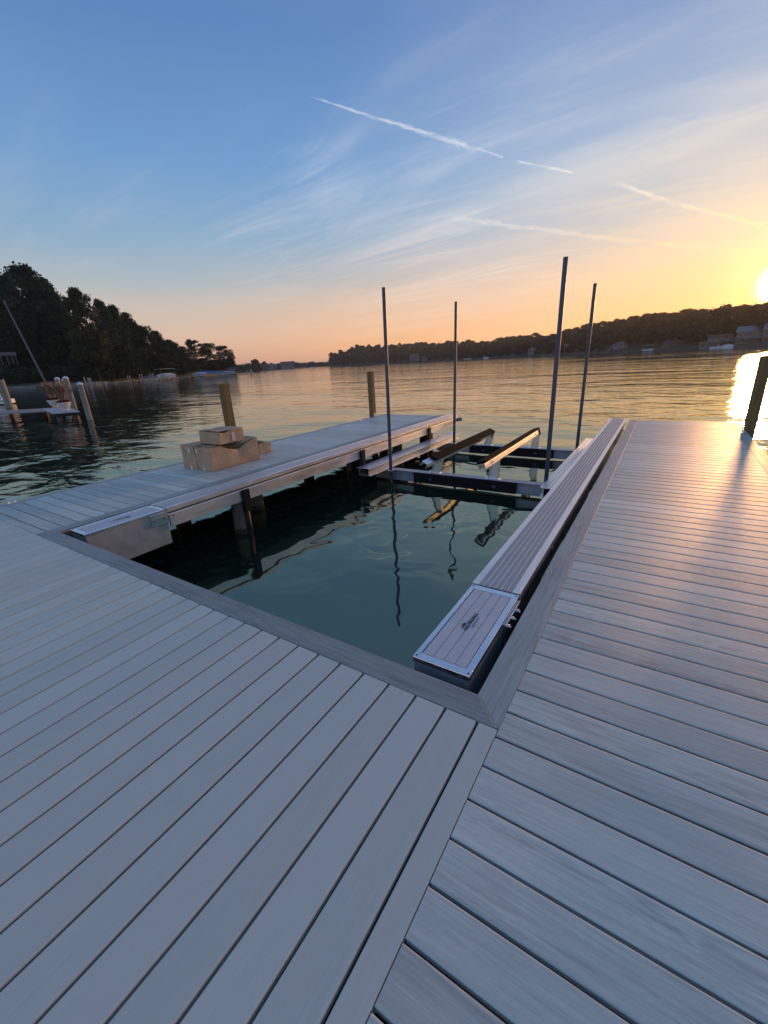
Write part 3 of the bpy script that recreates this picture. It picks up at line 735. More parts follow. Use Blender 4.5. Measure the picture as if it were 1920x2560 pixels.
# shoreline points of each bank: (photo column, distance)
def hor_y(px):
    return 1280 + (FW.z * FPX + RT.z * (px - 960)) / UP.z
def col_pt(px, dist, z=0.):
    d = ray(px, hor_y(px)); k = dist / math.hypot(d.x, d.y); return Vector((CAM.x + d.x * k, CAM.y + d.y * k, z))
LEFT = [(-500, 230), (-200, 180), (22, 171), (75, 168), (150, 164), (231, 160), (300, 178), (386, 198), (463, 226), (520, 252), (565, 285)]
MID = [(560, 420), (600, 480), (640, 560), (690, 700), (745, 840), (790, 930), (850, 980)]
RIGHT = [(823, 800), (870, 790), (980, 740), (1131, 620), (1251, 560), (1372, 460), (1492, 378), (1648, 330), (1790, 292), (1903, 268), (2100, 240), (2400, 215), (2800, 200)]
def bank(name, pts, prof, mat):
    """terrain strip: shoreline extruded away from the camera; prof: (extra distance, height)"""
    rows = []; fine = []
    for (a, da), (b_, db) in zip(pts[:-1], pts[1:]):
        for i in range(8): t = i / 8; fine.append((a + (b_ - a) * t, da + (db - da) * t))
    fine.append(pts[-1]); vs = []
    for (px, dd) in fine:
        tp = 1.
        if prof is PL: tp = max(.30, min(1., (540 - px) / 160))
        for (e, hh) in prof:
            if hh > .8: hh = .8 + (hh - .8) * tp
            p = col_pt(px, dd + e + 1.2 * mnoise.noise(Vector((px * .05, e * .1, 0))))
            vs.append((p.x, p.y, WATER + hh + (.12 * hh * mnoise.noise(Vector((px * .03, e * .05, 3))) if hh > .5 else 0)))
    n = len(prof); fs = [(i * n + j, i * n + j + 1, (i + 1) * n + j + 1, (i + 1) * n + j) for i in range(len(fine) - 1) for j in range(n - 1)]
    mb = MB(); mb.add(vs, fs); o = mb.build(name, mat, smooth=60); tag(o, kind='structure'); return o
PL = [(-.5, -1.5), (0, .3), (.8, .75), (8, 1.3), (16, 2.2), (24, 6), (45, 15), (90, 20), (160, 18)]
PR = [(-1, -1.5), (0, .3), (2, .8), (12, 2.), (25, 5.), (50, 10), (100, 15), (200, 15)]
PM = [(-1, -1.5), (0, .3), (4, .8), (40, 3.), (150, 8)]
bank('hillside', LEFT, PL, M['grass']); bank('shore', MID, PM, M['bank']); bank('hills', RIGHT, PR, M['bank'])
def prof_h(prof, e):
    for (a, ha), (b_, hb) in zip(prof[:-1], prof[1:]):
        if e <= b_: return ha + (hb - ha) * (e - a) / (b_ - a)
    return prof[-1][1]
def shore_d(pts, px):
    for (a, da), (b_, db) in zip(pts[:-1], pts[1:]):
        if a <= px <= b_: return da + (db - da) * (px - a) / (b_ - a)
    return pts[0][1] if px < pts[0][0] else pts[-1][1]
def grow(proto, ph, px, py, pts, prof, e, name, label, cat, group=None, wide=None):
    """plant on the bank at setback e so that its top reaches the seen height"""
    p = far(px, py, shore_d(pts, px) + e); g = WATER + prof_h(prof, e) - .3
    hgt = max(3., p.z - g); s = hgt / ph
    return plant(proto, p.x, p.y, g, s, random.random() * 6.28, name, label, cat, group, sxy=(wide if wide else s))

H0 = 26.
bigs = [tree_proto(H0, 20, 11 + i, 17000, .40, M['leaf'], .5, .12, 95, 'oak', 10) for i in range(3)]
olive = tree_proto(H0, 17, 31, 14000, .38, M['leaf_olive'], .5, .18, 80, 'oak', 9)
low = tree_proto(14., 17, 41, 11000, .36, M['leaf'], .4, .06, 60, 'low', 5)
lowo = tree_proto(14., 15, 42, 10000, .34, M['leaf_olive'], .4, .06, 55, 'low', 5)
sparse = tree_proto(15., 14, 51, 7000, .34, M['leaf'], .35, .05, 50, 'full', 16)
bush = [(None, leaf_mesh('crown', [(random.uniform(-2, 2), random.uniform(-2, 2), random.uniform(.8, 2.2), 1.6, 1.6, 1.2) for _ in range(8)], 1800, .22, M[k], seed=60 + i)) for i, k in enumerate(('leaf', 'leaf_olive', 'leaf_red'))]
LT = [  # column, top row, setback, proto, width factor, label
    (-200, 690, 30, bigs[0], 1.2, 'dark tree wholly at the left edge of the wooded bank'),
    (-45, 672, 26, bigs[1], 1.15, 'towering dark tree cut by the left edge of the photo'),
    (48, 664, 18, bigs[0], 1.0, 'tallest broad dark tree rising behind the leaning pole'),
    (98, 696, 24, bigs[2], .75, 'dark tree bulging at the right side of the tallest tree'),
    (128, 728, 20, bigs[1], .5, 'narrow dark tree on the right flank of the tallest tree, at the gap of sky'),
    (190, 722, 8, olive, .78, 'tall brownish-green tree with a pale trunk standing on the lawn'),
    (243, 748, 20, bigs[1], .42, 'dark narrow tree just right of the brownish lawn tree'),
    (278, 764, 24, bigs[0], .45, 'dark layered tree stepping down the slope behind the capped piles'),
    (312, 782, 26, bigs[2], .40, 'dark tree with side branches reaching over the gap in the tree line'),
    (333, 806, 22, bigs[1], .36, 'dark tree at the right shoulder of the tall wood'),
    (354, 815, 20, sparse, .65, 'thin-crowned tree showing sky through its leaves mid slope'),
    (386, 828, 26, bigs[0], .42, 'rounded green tree above the covered white boat'),
    (416, 850, 22, low, .75, 'low spreading dark green tree behind the covered white boat'),
    (446, 868, 16, lowo, .85, 'round olive-yellow tree at the right end of the left wood'),
    (484, 851, 34, sparse, .62, 'open-crowned dark tree next to the gaunt spiky tree'),
    (518, 858, 32, sparse, .58, 'open-crowned dark tree left of the isolated shoreline tree'),
    (472, 848, 44, sparse, .22, 'gaunt tree with a narrow spiky top between wood and open trees'),
    (557, 865, 26, sparse, .62, 'isolated rounded tree at the tip of the left bank'),
]
for px, py, e, pr, wd, lb in LT:
    ph = {id(low): 14., id(lowo): 14., id(sparse): 15.}.get(id(pr), H0)
    grow(pr, ph, px, py, LEFT, PL, e, 'shore_tree', lb, 'tree', None, wide=wd * (shore_d(LEFT, px) / 185))
# second rank filling the slope
fill_pts = [(-150, 760, 40), (-20, 730, 45), (20, 780, 20), (80, 760, 40), (128, 810, 22), (158, 800, 34), (215, 828, 14), (255, 850, 14), (290, 862, 18), (330, 872, 15), (365, 882, 14), (395, 884, 16), (425, 892, 12), (455, 900, 16), (478, 896, 20), (505, 896, 20), (540, 900, 16), (560, 898, 22)]
for i, (px, py, e) in enumerate(fill_pts):
    grow([low, bigs[i % 3], low][i % 3], [14., H0, 14.][i % 3], px, py, LEFT, PL, e, 'shore_tree', 'lower dark tree filling the slope under the tall left trees', 'tree', 'lower trees on the left slope', wide=.95)
for i in range(34):
    px = -120 + i * 17.5 + random.uniform(-5, 5)
    if 185 < px < 240 and i % 2: continue
    e = random.uniform(11, 17); p = col_pt(px, shore_d(LEFT, min(px, 560)) + e); g = WATER + prof_h(PL, e) - .4
    k = 0 if random.random() < .62 else (1 if random.random() < .8 else 2)
    plant(bush[k], p.x, p.y, g, random.uniform(.9, 1.5), random.random() * 6, 'shrub', ['dark green shrub at the foot of the left wood', 'olive green shrub at the foot of the left wood', 'rust-orange shrub at the foot of the left wood'][k], 'shrub', ['dark shrubs under the left trees', 'olive shrubs under the left trees', 'rust shrubs under the left trees'][k])

# far shore across the lake
farp = [tree_proto(18., 17, 71 + i, 5000, .60, M['leaf_far'], .4, .10, 50, 'oak', 4) for i in range(4)]
sky_r = [(823, 888), (829, 884), (852, 876), (875, 876), (883, 862), (925, 863), (960, 862), (1026, 860), (1064, 854), (1095, 859), (1138, 851), (1207, 855), (1253, 847), (1280, 844), (1338, 833), (1365, 838), (1415, 824), (1473, 809), (1511, 805), (1569, 795), (1619, 787), (1666, 784), (1697, 777), (1743, 776), (1820, 764), (1859, 767), (1920, 759), (2100, 750), (2500, 730)]
def skyl(px):
    for (a, ya), (b_, yb) in zip(sky_r[:-1], sky_r[1:]):
        if a <= px <= b_: return ya + (yb - ya) * (px - a) / (b_ - a)
    return 740
def wood(px0, px1, e, drop, name_label, group, step, jit, wbase):
    px = px0
    while px < px1:
        d_ = shore_d(RIGHT, px)
        py = skyl(px) + drop * (300 / d_) + random.uniform(-jit, jit)
        i = random.randrange(4)
        grow(farp[i], 18., px, py, RIGHT, PR, e + random.uniform(-3, 3), 'lakeside_tree', name_label, 'tree', group, wide=random.uniform(.8, 1.15) * wbase)
        px += step * (330 / d_) * random.uniform(.7, 1.3)
wood(829, 2080, 46, 0, 'leafy tree forming the crest of the unbroken wood on the far right shore', 'crest trees of the far right shore', 23, 3.5, 1.)
wood(829, 2080, 26, 26, 'leafy tree in the middle tier of the wood on the far right shore', 'middle trees of the far right shore', 27, 5, .95)
wood(829, 1500, 9, 60, 'leafy tree standing near the water on the far right shore', 'waterside trees of the far right shore', 34, 6, .55)
grow(farp[0], 18., 853, 876, RIGHT, PR, 12, 'lakeside_tree', 'round-topped tree standing proud at the tip of the far right shore', 'tree', None, wide=.7)
# distant wood in the middle: one mass
cl_ = []
for i in range(220):
    px = 560 + 290 * (i + random.random()) / 220; d_ = shore_d(MID, px) + random.uniform(12, 60)
    top = {0: 908}.get(0) + 4 * mnoise.noise(Vector((px * .06, 1, 0))) - (px - 700) * .03
    p = far(px, top + random.uniform(-1, 5), d_); s = random.uniform(4, 7)
    zz = p.z - s * .8
    while zz > WATER: cl_.append((p.x, p.y, zz, s, s, s * .8)); zz -= s * 1.1
me = leaf_mesh('distant_wood', cl_, 42000, 1.1, M['leaf_far'], seed=90)
o = bpy.data.objects.new('distant_wood', me); COL.objects.link(o)
tag(o, 'low distant wood along the horizon between the two banks', 'wood', kind='stuff')
pz = far(638, 898, 560); plant(farp[2], pz.x, pz.y, WATER, (pz.z - WATER) / 18., 1., 'lakeside_tree', 'single dark clump-shaped tree beside the low distant houses', 'tree', None, sxy=.85)
pz = far(660, 904, 600); plant(farp[1], pz.x, pz.y, WATER, (pz.z - WATER) / 18., 2., 'lakeside_tree', 'small dark tree right of the clump-shaped tree, by the distant houses', 'tree', None, sxy=.6)

# ------------------------------------------------------------------ seawall of pale stones
mb = MB(); px = -120
r_ = random.Random(5)
while px < 470:
    d_ = shore_d(LEFT, px); hgt = .95 if px < 245 else .7
    p = col_pt(px, d_ - .6)
    for lay in range(2):
        s = r_.uniform(.45, .9); q = p + Vector((r_.uniform(-.3, .3), r_.uniform(-.3, .3), WATER + .1 + lay * hgt * .45))
        R = Matrix.Translation(q) @ Matrix.Rotation(r_.random() * 6, 4, 'Z') @ Matrix.Rotation(r_.uniform(-.4, .4), 4, 'X')
        k = len(mb.v)
        mb.box(-s * .7, s * .7, -s * .5, s * .5, -s * .35, s * .4, R)
        for i in range(k, len(mb.v)): v = Vector(mb.v[i]); mb.v[i] = tuple(v + Vector((r_.uniform(-.12, .12), r_.uniform(-.12, .12), r_.uniform(-.1, .1))))
    px += 2.1 * r_.uniform(.7, 1.3)
o = mb.build('seawall', M['stone']); tag(o, 'pale stone seawall along the foot of the left lawn', 'seawall')

# ------------------------------------------------------------------ leaning pole and patio roof on the left bank
pb = far(112, 948, 176); ptp = far(9, 752, 178)
o = thing('utility_pole', 'bare grey pole leaning left in front of the tall left trees', 'pole', tuple(pb))
mb = MB(); mb.tube((0, 0, -1), (ptp - pb), .36, .20, 12); mb.build('shaft', M['pole'], o, smooth=40)
pa = far(-30, 884, 180); pc = far(38, 878, 180)
o = thing('pergola', 'white flat patio roof on thin posts at the left edge under the trees', 'pergola', tuple((pa + pc) / 2))
v = pc - pa; ln = v.length; ang_ = math.atan2(v.y, v.x); o.rotation_euler = (0, 0, ang_)
mb = MB(); mb.box(-ln / 2, ln / 2, -.3, 3.5, -.9, 0); mb.build('roof', M['siding'], o)
for xx in (-.1, .12, .3, .44):
    mb = MB(); mb.box(ln * xx - .10, ln * xx + .10, -.2, 0, -3.6, -.9); mb.build('post', M['siding'], o)

# ------------------------------------------------------------------ capped pilings
def capped(px, pyb, pyt, r, label, group=None, dist=None, lean=0.):
    base = at(px, pyb, WATER) if dist is None else col_pt(px, dist, WATER)
    d0 = math.hypot(base.x - CAM.x, base.y - CAM.y)
    # column of the top: follow the vertical through the base
    best = None
    for k in range(1, 60):
        zt = WATER + k * .06; rel = Vector((base.x, base.y, zt)) - CAM
        yy = 1280 - FPX * rel.dot(UP) / rel.dot(FW)
        if best is None or abs(yy - pyt) < best[0]: best = (abs(yy - pyt), zt)
    h = best[1] - WATER
    o = thing('piling', label, 'piling', tuple(base), 0, group)
    mb = MB(); mb.lathe([(.001, -1.5), (r * 1.1, -1.5), (r * 1.05, .3), (r, h * .98), (.001, h * .98)], n=14); mb.build('shaft', M['oldwood'], o, smooth=40)
    mb = MB(); mb.lathe([(r * 1.05, h * .97), (r * 1.07, h), (r * .8, h + r * .3), (.001, h + r * .7)], n=14); mb.build('cap', M['cap'], o, smooth=40)
    return o
capped(225, 1049, 960, .135, 'thick capped piling, nearest of all, right of the flower pots')
capped(186, 1022, 944, .18, 'thick capped piling immediately behind the right flower pot')
capped(163, 1016, 946, .18, 'thick capped piling rising out of the flower plumes')
capped(166, 985, 950, .16, 'slim capped piling between the two thick pilings behind the pots')
capped(179, 982, 948, .16, 'slim capped piling just right of the thick pilings behind the pots')
g = 'far capped pilings off the left lawn'
for px, pb_, pt_ in ((49, 971, 955), (53, 971, 955), (107, 969, 951), (112, 969, 951), (117, 969, 951), (125, 968, 950), (216, 966, 945), (225, 966, 946), (230, 966, 946)):
    capped(px, pb_, pt_, .17, 'small far piling with white cap standing off the left lawn', g)
g = 'pilings of the far pier'
for px, pb_, pt_ in ((322, 957, 940), (328, 957, 940), (352, 955, 937), (358, 955, 937), (378, 954, 935), (385, 954, 935), (406, 953, 934), (412, 953, 936), (434, 952, 932), (439, 951, 942)):
    capped(px, pb_, pt_, .15, 'small far piling with white cap along the long low pier', g)
capped(629, 938, 925, .3, 'lone white channel marker piling off the end of the railed pier')

# ------------------------------------------------------------------ neighbour's pier with flower pots
DZ = -.22
BL, FL_, FR_, BR_ = at(104, 1020.8, DZ), at(130, 1033, DZ), at(199.6, 1028, DZ), at(172, 1018, DZ)
o = thing('pier', "neighbour's narrow weathered pier with a pale platform carrying two flower pots", 'pier', (0, 0, 0))
mb = MB()
def slab(mb, q, z0, z1):
    mb.add([(p.x, p.y, z1) for p in q] + [(p.x, p.y, z0) for p in q], [(0, 1, 2, 3), (7, 6, 5, 4)] + [(i, 4 + i, 4 + (i + 1) % 4, (i + 1) % 4) for i in range(4)])
slab(mb, (BL, FL_, FR_, BR_), DZ - .06, DZ); mb.build('platform', simple('grey_weathered_deck', (.34, .34, .36), .7), o, bevel=.01)
A = at(-160, 1036, DZ); B_ = at(-160, 1044, DZ)
mb = MB(); slab(mb, (A, B_, FL_ + (BL - FL_) * .45, BL), DZ - .07, DZ - .004); mb.build('walkway', M['oldwood'], o)
mb = MB()
slab(mb, (FL_ + (BL - FL_) * .03, FL_ + (BL - FL_) * .06, FR_ + (BR_ - FR_) * .06, FR_ + (BR_ - FR_) * .03), DZ - .22, DZ - .062); mb.build('beam', M['joist'], o)
for p in (FL_.lerp(FR_, .25) + (BL - FL_) * .1, FL_.lerp(FR_, .9) + (BL - FL_) * .15, BL.lerp(BR_, .1), A.lerp(BL, .35), A.lerp(BL, .7)):
    mb = MB(); mb.tube((p.x, p.y, -1.6), (p.x, p.y, DZ - .065), .12, .12, 12); mb.build('leg', M['pile'], o, smooth=40)
def flower_pot(p, s, label, seed):
    o = thing('flower_pot', label, 'flower pot', tuple(p))
    mb = MB(); mb.lathe([(.001, 0), (.17 * s, 0), (.18 * s, .03 * s), (.13 * s, .06 * s), (.24 * s, .18 * s), (.30 * s, .34 * s), (.34 * s, .40 * s), (.35 * s, .43 * s), (.32 * s, .45 * s), (.30 * s, .42 * s), (.001, .40 * s)], n=28); mb.build('pot', M['pot'], o, smooth=35)
    r = np.random.default_rng(seed)
    me = leaf_mesh('flowers', [(r.uniform(-.24, .24) * s, r.uniform(-.24, .24) * s, .48 * s, .16 * s, .16 * s, .09 * s) for _ in range(9)], 900, .035, leaf_mat('red_flowers_%d' % seed, (.20, .012, .012), (.12, .01, .02), (.35, .03, .02), 3.), seed=seed)
    c_ = bpy.data.objects.new('flowers', me); COL.objects.link(c_); c_.parent = o
    mb = MB()
    for i in range(330):
        th = r.random() * 6.283; sp = r.random() ** .6 * .75 * s; hh = (.8 + .65 * r.random()) * s * (1 - .30 * (sp / s)); z0 = .45 * s
        p0 = Vector((.1 * s * math.cos(th), .1 * s * math.sin(th), z0)); p1 = Vector((sp * .45 * math.cos(th), sp * .45 * math.sin(th), z0 + hh * .62)); p2 = Vector((sp * math.cos(th), sp * math.sin(th), z0 + hh * (.78 + .1 * r.random())))
        d = Vector((-math.sin(th), math.cos(th), .3)).normalized()
        w0, w1_ = .006 * s, .018 * s
        mb.add([p0 - d * w0, p0 + d * w0, p1 + d * w0, p1 - d * w0, p2 + d * w1_ * .5, p2 - d * w1_ * .5, p1.lerp(p2, .55) + d * w1_, p1.lerp(p2, .55) - d * w1_], [(0, 1, 2, 3), (3, 2, 6, 7), (7, 6, 4, 5)], float(r.random()))
    mb.build('grass_plume', leaf_mat('tan_plumes_%d' % seed, (.48, .33, .24), (.34, .22, .15), (.60, .48, .38), 2.), o, attr=True)
    return o
pR = at(165, 1026, DZ); pL = at(139, 1018.5, DZ)
flower_pot(pR, 1.0, 'nearer cream urn pot with red flowers and tan grass plumes', 1)
flower_pot(pL, 1.05, 'farther cream urn pot half hidden behind the other one', 2)

# ------------------------------------------------------------------ white boat platform and ladder at the left edge
p0 = at(24, 1018, WATER)
o = thing('piling', 'grey leaning-looking piling with a white loop rail at the left edge', 'piling', tuple(p0))
mb = MB(); mb.lathe([(.001, -1.5), (.30, -1.5), (.27, 2.4), (.001, 2.4)], n=14); mb.build('shaft', M['oldwood'], o, smooth=40)
o = thing('swim_platform', 'white floating platform with a ladder rail cut by the left edge', 'swim platform', tuple(at(-12, 1004, WATER + .35)))
d_ = (at(14, 1003, WATER + .5) - at(-40, 1006, WATER + .5)); o.rotation_euler = (0, 0, math.atan2(d_.y, d_.x))
mb = MB(); mb.box(-2.2, 1.3, -.5, .9, -.25, .18); mb.build('float', M['white'], o, bevel=.04)
mb = MB(); mb.box(-2.2, 1.28, -.52, -.505, .0, .07); mb.build('trim', M['black'], o)
mb = MB()
for yy in (-.2, .25):
    q = [Vector((.55, yy, .18)), Vector((.35, yy, 1.5)), Vector((.10, yy, 1.62)), Vector((-.1, yy, 1.45)), Vector((0.05, yy, .18))]; mb.path(q, .045)
for zz in (.5, .85, 1.2): mb.tube((.5 - zz * .12, -.2, zz), (.5 - zz * .12, .25, zz), .035)
mb.build('ladder_rail', M['white'], o, smooth=50)

# ------------------------------------------------------------------ far piers and boats on the left bank
def far_pier(a, b_, zt, name_label, legs, rail=False, w_=1.4):
    pa_, pb2 = a, b_
    o = thing('pier', name_label, 'pier', tuple((pa_ + pb2) / 2)); v = pb2 - pa_; o.rotation_euler = (0, 0, math.atan2(v.y, v.x)); ln = math.hypot(v.x, v.y)
    mb = MB(); mb.box(-ln / 2, ln / 2, -w_ / 2, w_ / 2, zt - .16, zt); mb.build('deck', M['oldwood'], o)
    for i in range(legs):
        xx = -ln / 2 + ln * (i + .5) / legs
        mb = MB(); mb.box(xx - .09, xx + .09, -w_ / 2 - .02, -w_ / 2 + .16, -1.2, zt + (1.0 if rail else 0) - (.17 if not rail else 0)); mb.build('leg', M['oldwood'], o)
    if rail:
        mb = MB(); mb.box(-ln / 2, ln / 2, -w_ / 2 + .18, -w_ / 2 + .28, zt + .9, zt + 1.0); mb.build('railing', M['oldwood'], o)
    return o
far_pier(col_pt(300, 160, WATER), col_pt(441, 178, WATER), .75, 'long low pier flanked by white capped pilings on the left bank', 12)
far_pier(col_pt(450, 205, WATER), col_pt(548, 222, WATER), .75, 'dark middle stretch of pier in front of the blue covered boats', 9)
far_pier(col_pt(550, 222, WATER), col_pt(617, 232, WATER), .6, 'railed pier end reaching furthest out from the left bank', 5, True, 2.2)
def ellhull(mb, l, w_, z0, z1, n=14):
    prof = []
    for k in range(n + 1):
        t = k / n; x_ = -l / 2 + l * t; hw = w_ / 2 * (1 - max(0, (t - .45) / .55) ** 2.2); prof.append((x_, hw))
    vs = []; 
    for (x_, hw) in prof: vs += [(x_, -hw, z1), (x_ * .93, -hw * .7, z0), (x_ * .93, hw * .7, z0), (x_, hw, z1)]
    fs = []
    for k in range(n):
        for j in range(4): fs.append((k * 4 + j, k * 4 + (j + 1) % 4, (k + 1) * 4 + (j + 1) % 4, (k + 1) * 4 + j))
    fs += [(0, 1, 2, 3), tuple(n * 4 + j for j in range(4))[::-1]]; mb.add(vs, fs); return mb
M['blue'] = simple('blue_tarp', (.03, .07, .26), .55); M['hullw'] = simple('white_gelcoat', (.66, .67, .68), .3, 0, .04); M['glassd'] = simple('dark_window', (.03, .035, .045), .12, 0, .1)
def boat(px, dist, l, label, cover=None, canopy=False, rz=None, z=.0, windsh=True):
    p = col_pt(px, dist, WATER + z); d = ray(px, 900); base = math.atan2(d.y, d.x) + (rz if rz is not None else math.pi / 2)
    o = thing('boat', label, 'boat', tuple(p), base); w_ = l * .36
    ellhull(MB(), l, w_, -.1, .8).build('hull', M['hullw'], o, smooth=40)
    if cover:
        mb = MB(); n = 10
        for k in range(n):
            pass
        vs = []; 
        for k in range(n + 1):
            t = k / n; x_ = -l / 2 + l * t; hw = w_ / 2 * 1.03 * (1 - max(0, (t - .45) / .55) ** 2.2); ph = .82 + .75 * math.sin(math.pi * min(1, t * .9 + .08)) ** .8
            vs += [(x_, -hw, .62), (x_, -hw * .5, ph * .9 + .05), (x_, 0, ph + .1), (x_, hw * .5, ph * .9 + .05), (x_, hw, .62)]
        fs = [(k * 5 + j, k * 5 + j + 1, (k + 1) * 5 + j + 1, (k + 1) * 5 + j) for k in range(n) for j in range(4)]
        mb.add(vs, fs); mb.build('cover', cover, o, smooth=60)
    elif windsh:
        mb = MB(); mb.box(-.3, .5, -w_ * .35, w_ * .35, .78, 1.35); mb.build('windshield', M['glassd'], o, bevel=.15)
        mb = MB(); mb.box(-l * .35, -l * .15, -w_ * .3, w_ * .3, .78, 1.1); mb.build('seat', M['white'], o, bevel=.08)
    if canopy:
        mb = MB(); mb.box(-l * .42, l * .42, -w_ * .7, w_ * .7, 3.0, 3.18); mb.build('canopy', simple('canopy_cloth', (.28, .29, .30), .7), o, bevel=.05)
        for a in (-1, 1):
            for b2 in (-1, 1):
                mb = MB(); mb.box(a * l * .4 - .08, a * l * .4 + .08, b2 * w_ * .66 - .08, b2 * w_ * .66 + .08, -1, 2.999); mb.build('canopy_post', M['galv'], o)
    return o
boat(413, 186, 7.5, 'white covered boat under a pale flat canopy beside the low pier', simple('pale_boat_cover', (.50, .54, .60), .6), True, rz=2.2, z=.9)
boat(372, 184, 5.5, 'low dark-grey covered boat left of the canopied white one', simple('grey_boat_cover', (.12, .14, .17), .6), z=.3)
boat(498, 228, 7., 'pale boat on its lift left of the blue covered boat', simple('light_boat_cover', (.38, .42, .48), .6), z=.6)
boat(519, 232, 10., 'long boat under a bright blue tarpaulin by the middle pier', M['blue'], z=.9)
boat(545, 240, 7., 'short boat under a faded blue tarpaulin right of the bright blue one', simple('faded_blue_cover', (.07, .10, .19), .6), z=.6)
boat(566, 250, 8., 'grey-white covered boat by the railed pier end', simple('greyish_cover', (.26, .28, .31), .6), z=.4)

# ------------------------------------------------------------------ houses
def house(px, py_base, dist, w_, dep, h, roof_h, label, wall=None, roof=None, kind='gable', storeys=1, nwin=4, turn=0., zoff=None, porch=False):
    p = far(px, py_base, dist); d = ray(px, 900); face = math.atan2(d.y, d.x) - math.pi / 2 + turn
    o = thing('house', label, 'house', tuple(p), face); wall = wall or M['siding']; roof = roof or M['roofd']
    mb = MB(); mb.box(-w_ / 2, w_ / 2, 0, dep, -2., h)
    mb.build('wall', wall, o)
    mb = MB(); ov = .5
    if kind == 'gable':
        prof = [(-ov, h - .1), (dep / 2, h + roof_h), (dep + ov, h - .1), (dep + ov, h + .12), (dep / 2, h + roof_h + .3), (-ov, h + .12)]
        n = len(prof); vs = [(x_, a, b2) for x_ in (-w_ / 2 - ov, w_ / 2 + ov) for a, b2 in prof]
        mb.add(vs, [(i, (i + 1) % n, n + (i + 1) % n, n + i) for i in range(n)])
        vs = [(s_ * (w_ / 2 - .01), a, b2) for s_ in (-1, 1) for a, b2 in ((0, h), (dep, h), (dep / 2, h + roof_h))]; mb.add(vs, [(0, 1, 2), (3, 5, 4)])
    elif kind == 'gablefront':
        prof = [(-w_ / 2 - ov, h - .1), (0, h + roof_h), (w_ / 2 + ov, h - .1), (w_ / 2 + ov, h + .15), (0, h + roof_h + .3), (-w_ / 2 - ov, h + .15)]
        n = len(prof); vs = [(a, y_, b2) for y_ in (-ov, dep + ov) for a, b2 in prof]; mb.add(vs, [(i, (i + 1) % n, n + (i + 1) % n, n + i) for i in range(n)])
        g2 = MB(); g2.add([(-w_ / 2, .02, h), (w_ / 2, .02, h), (0, .02, h + roof_h), (-w_ / 2, .3, h), (w_ / 2, .3, h), (0, .3, h + roof_h)], [(0, 1, 2), (5, 4, 3), (0, 3, 4, 1), (1, 4, 5, 2), (2, 5, 3, 0)]); g2.build('gable', wall, o)
    elif kind == 'hip':
        a, b2 = w_ / 2 + ov, ov; rx = max(.5, w_ / 2 - dep / 2)
        mb.add([(-a, -b2, h), (a, -b2, h), (a, dep + b2, h), (-a, dep + b2, h), (-rx, dep / 2, h + roof_h), (rx, dep / 2, h + roof_h)], [(0, 1, 5, 4), (1, 2, 5), (2, 3, 4, 5), (3, 0, 4), (3, 2, 1, 0)])
    else:
        mb.box(-w_ / 2 - ov, w_ / 2 + ov, -1.2, dep + ov, h + .002, h + .4)
    mb.build('roof', roof, o)
    for s_ in range(storeys):
        z0 = h * (s_ + .28) / storeys; z1 = h * (s_ + .78) / storeys
        for i in range(nwin):
            cx_ = -w_ / 2 + w_ * (i + .5) / nwin; hw = w_ / nwin * .28
            f = MB(); f.box(cx_ - hw - .1, cx_ + hw + .1, -.06, -.002, z0 - .1, z1 + .1); wf = f.build('window', M['siding'], o)
            g_ = MB(); g_.box(cx_ - hw, cx_ + hw, -.075, -.061, z0, z1); g_.build('pane', M['glassd'], wf)
    if porch:
        mb = MB(); mb.box(-w_ / 2, w_ / 2, -2.4, -.08, h / 2 - .1, h / 2 + .1); mb.box(-w_ / 2, w_ / 2, -2.4, -2.3, h / 2 + .1, h / 2 + 1.0)
        for i in range(5): xx = -w_ / 2 + .2 + (w_ - .4) * i / 4; mb.box(xx - .12, xx + .12, -2.38, -2.15, -1, h / 2 - .1)
        mb.build('balcony', M['siding'], o)
    return o
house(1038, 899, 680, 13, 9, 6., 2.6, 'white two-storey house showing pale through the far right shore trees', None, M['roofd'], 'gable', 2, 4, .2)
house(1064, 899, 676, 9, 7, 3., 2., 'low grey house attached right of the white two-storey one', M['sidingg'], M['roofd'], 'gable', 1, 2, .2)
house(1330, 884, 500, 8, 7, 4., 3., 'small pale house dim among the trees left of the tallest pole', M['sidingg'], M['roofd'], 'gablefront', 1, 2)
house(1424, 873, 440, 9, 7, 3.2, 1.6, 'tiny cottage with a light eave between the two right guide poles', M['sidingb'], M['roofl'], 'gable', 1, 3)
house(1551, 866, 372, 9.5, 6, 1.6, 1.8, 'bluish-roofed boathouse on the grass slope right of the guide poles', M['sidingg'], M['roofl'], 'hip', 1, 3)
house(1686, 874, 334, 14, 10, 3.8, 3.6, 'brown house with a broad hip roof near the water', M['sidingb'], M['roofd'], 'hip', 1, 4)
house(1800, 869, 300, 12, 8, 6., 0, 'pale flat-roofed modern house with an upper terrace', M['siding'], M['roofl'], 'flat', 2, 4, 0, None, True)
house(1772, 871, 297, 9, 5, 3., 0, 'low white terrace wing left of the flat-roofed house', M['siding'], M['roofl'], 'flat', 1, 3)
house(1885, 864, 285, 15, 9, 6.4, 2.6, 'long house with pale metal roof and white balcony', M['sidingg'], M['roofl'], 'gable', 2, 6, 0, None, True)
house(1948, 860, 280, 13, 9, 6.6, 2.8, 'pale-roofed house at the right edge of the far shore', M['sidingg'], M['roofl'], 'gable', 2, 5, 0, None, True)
house(650, 925, 560, 20, 9, 3.6, 3.0, 'long low dark-roofed house on the distant point', M['sidingb'], M['roofd'], 'gable', 1, 7)
house(680, 923, 600, 13, 9, 4.5, 3.8, 'pale gabled boathouse on the distant point', M['sidingg'], M['roofl'], 'gablefront', 1, 2)
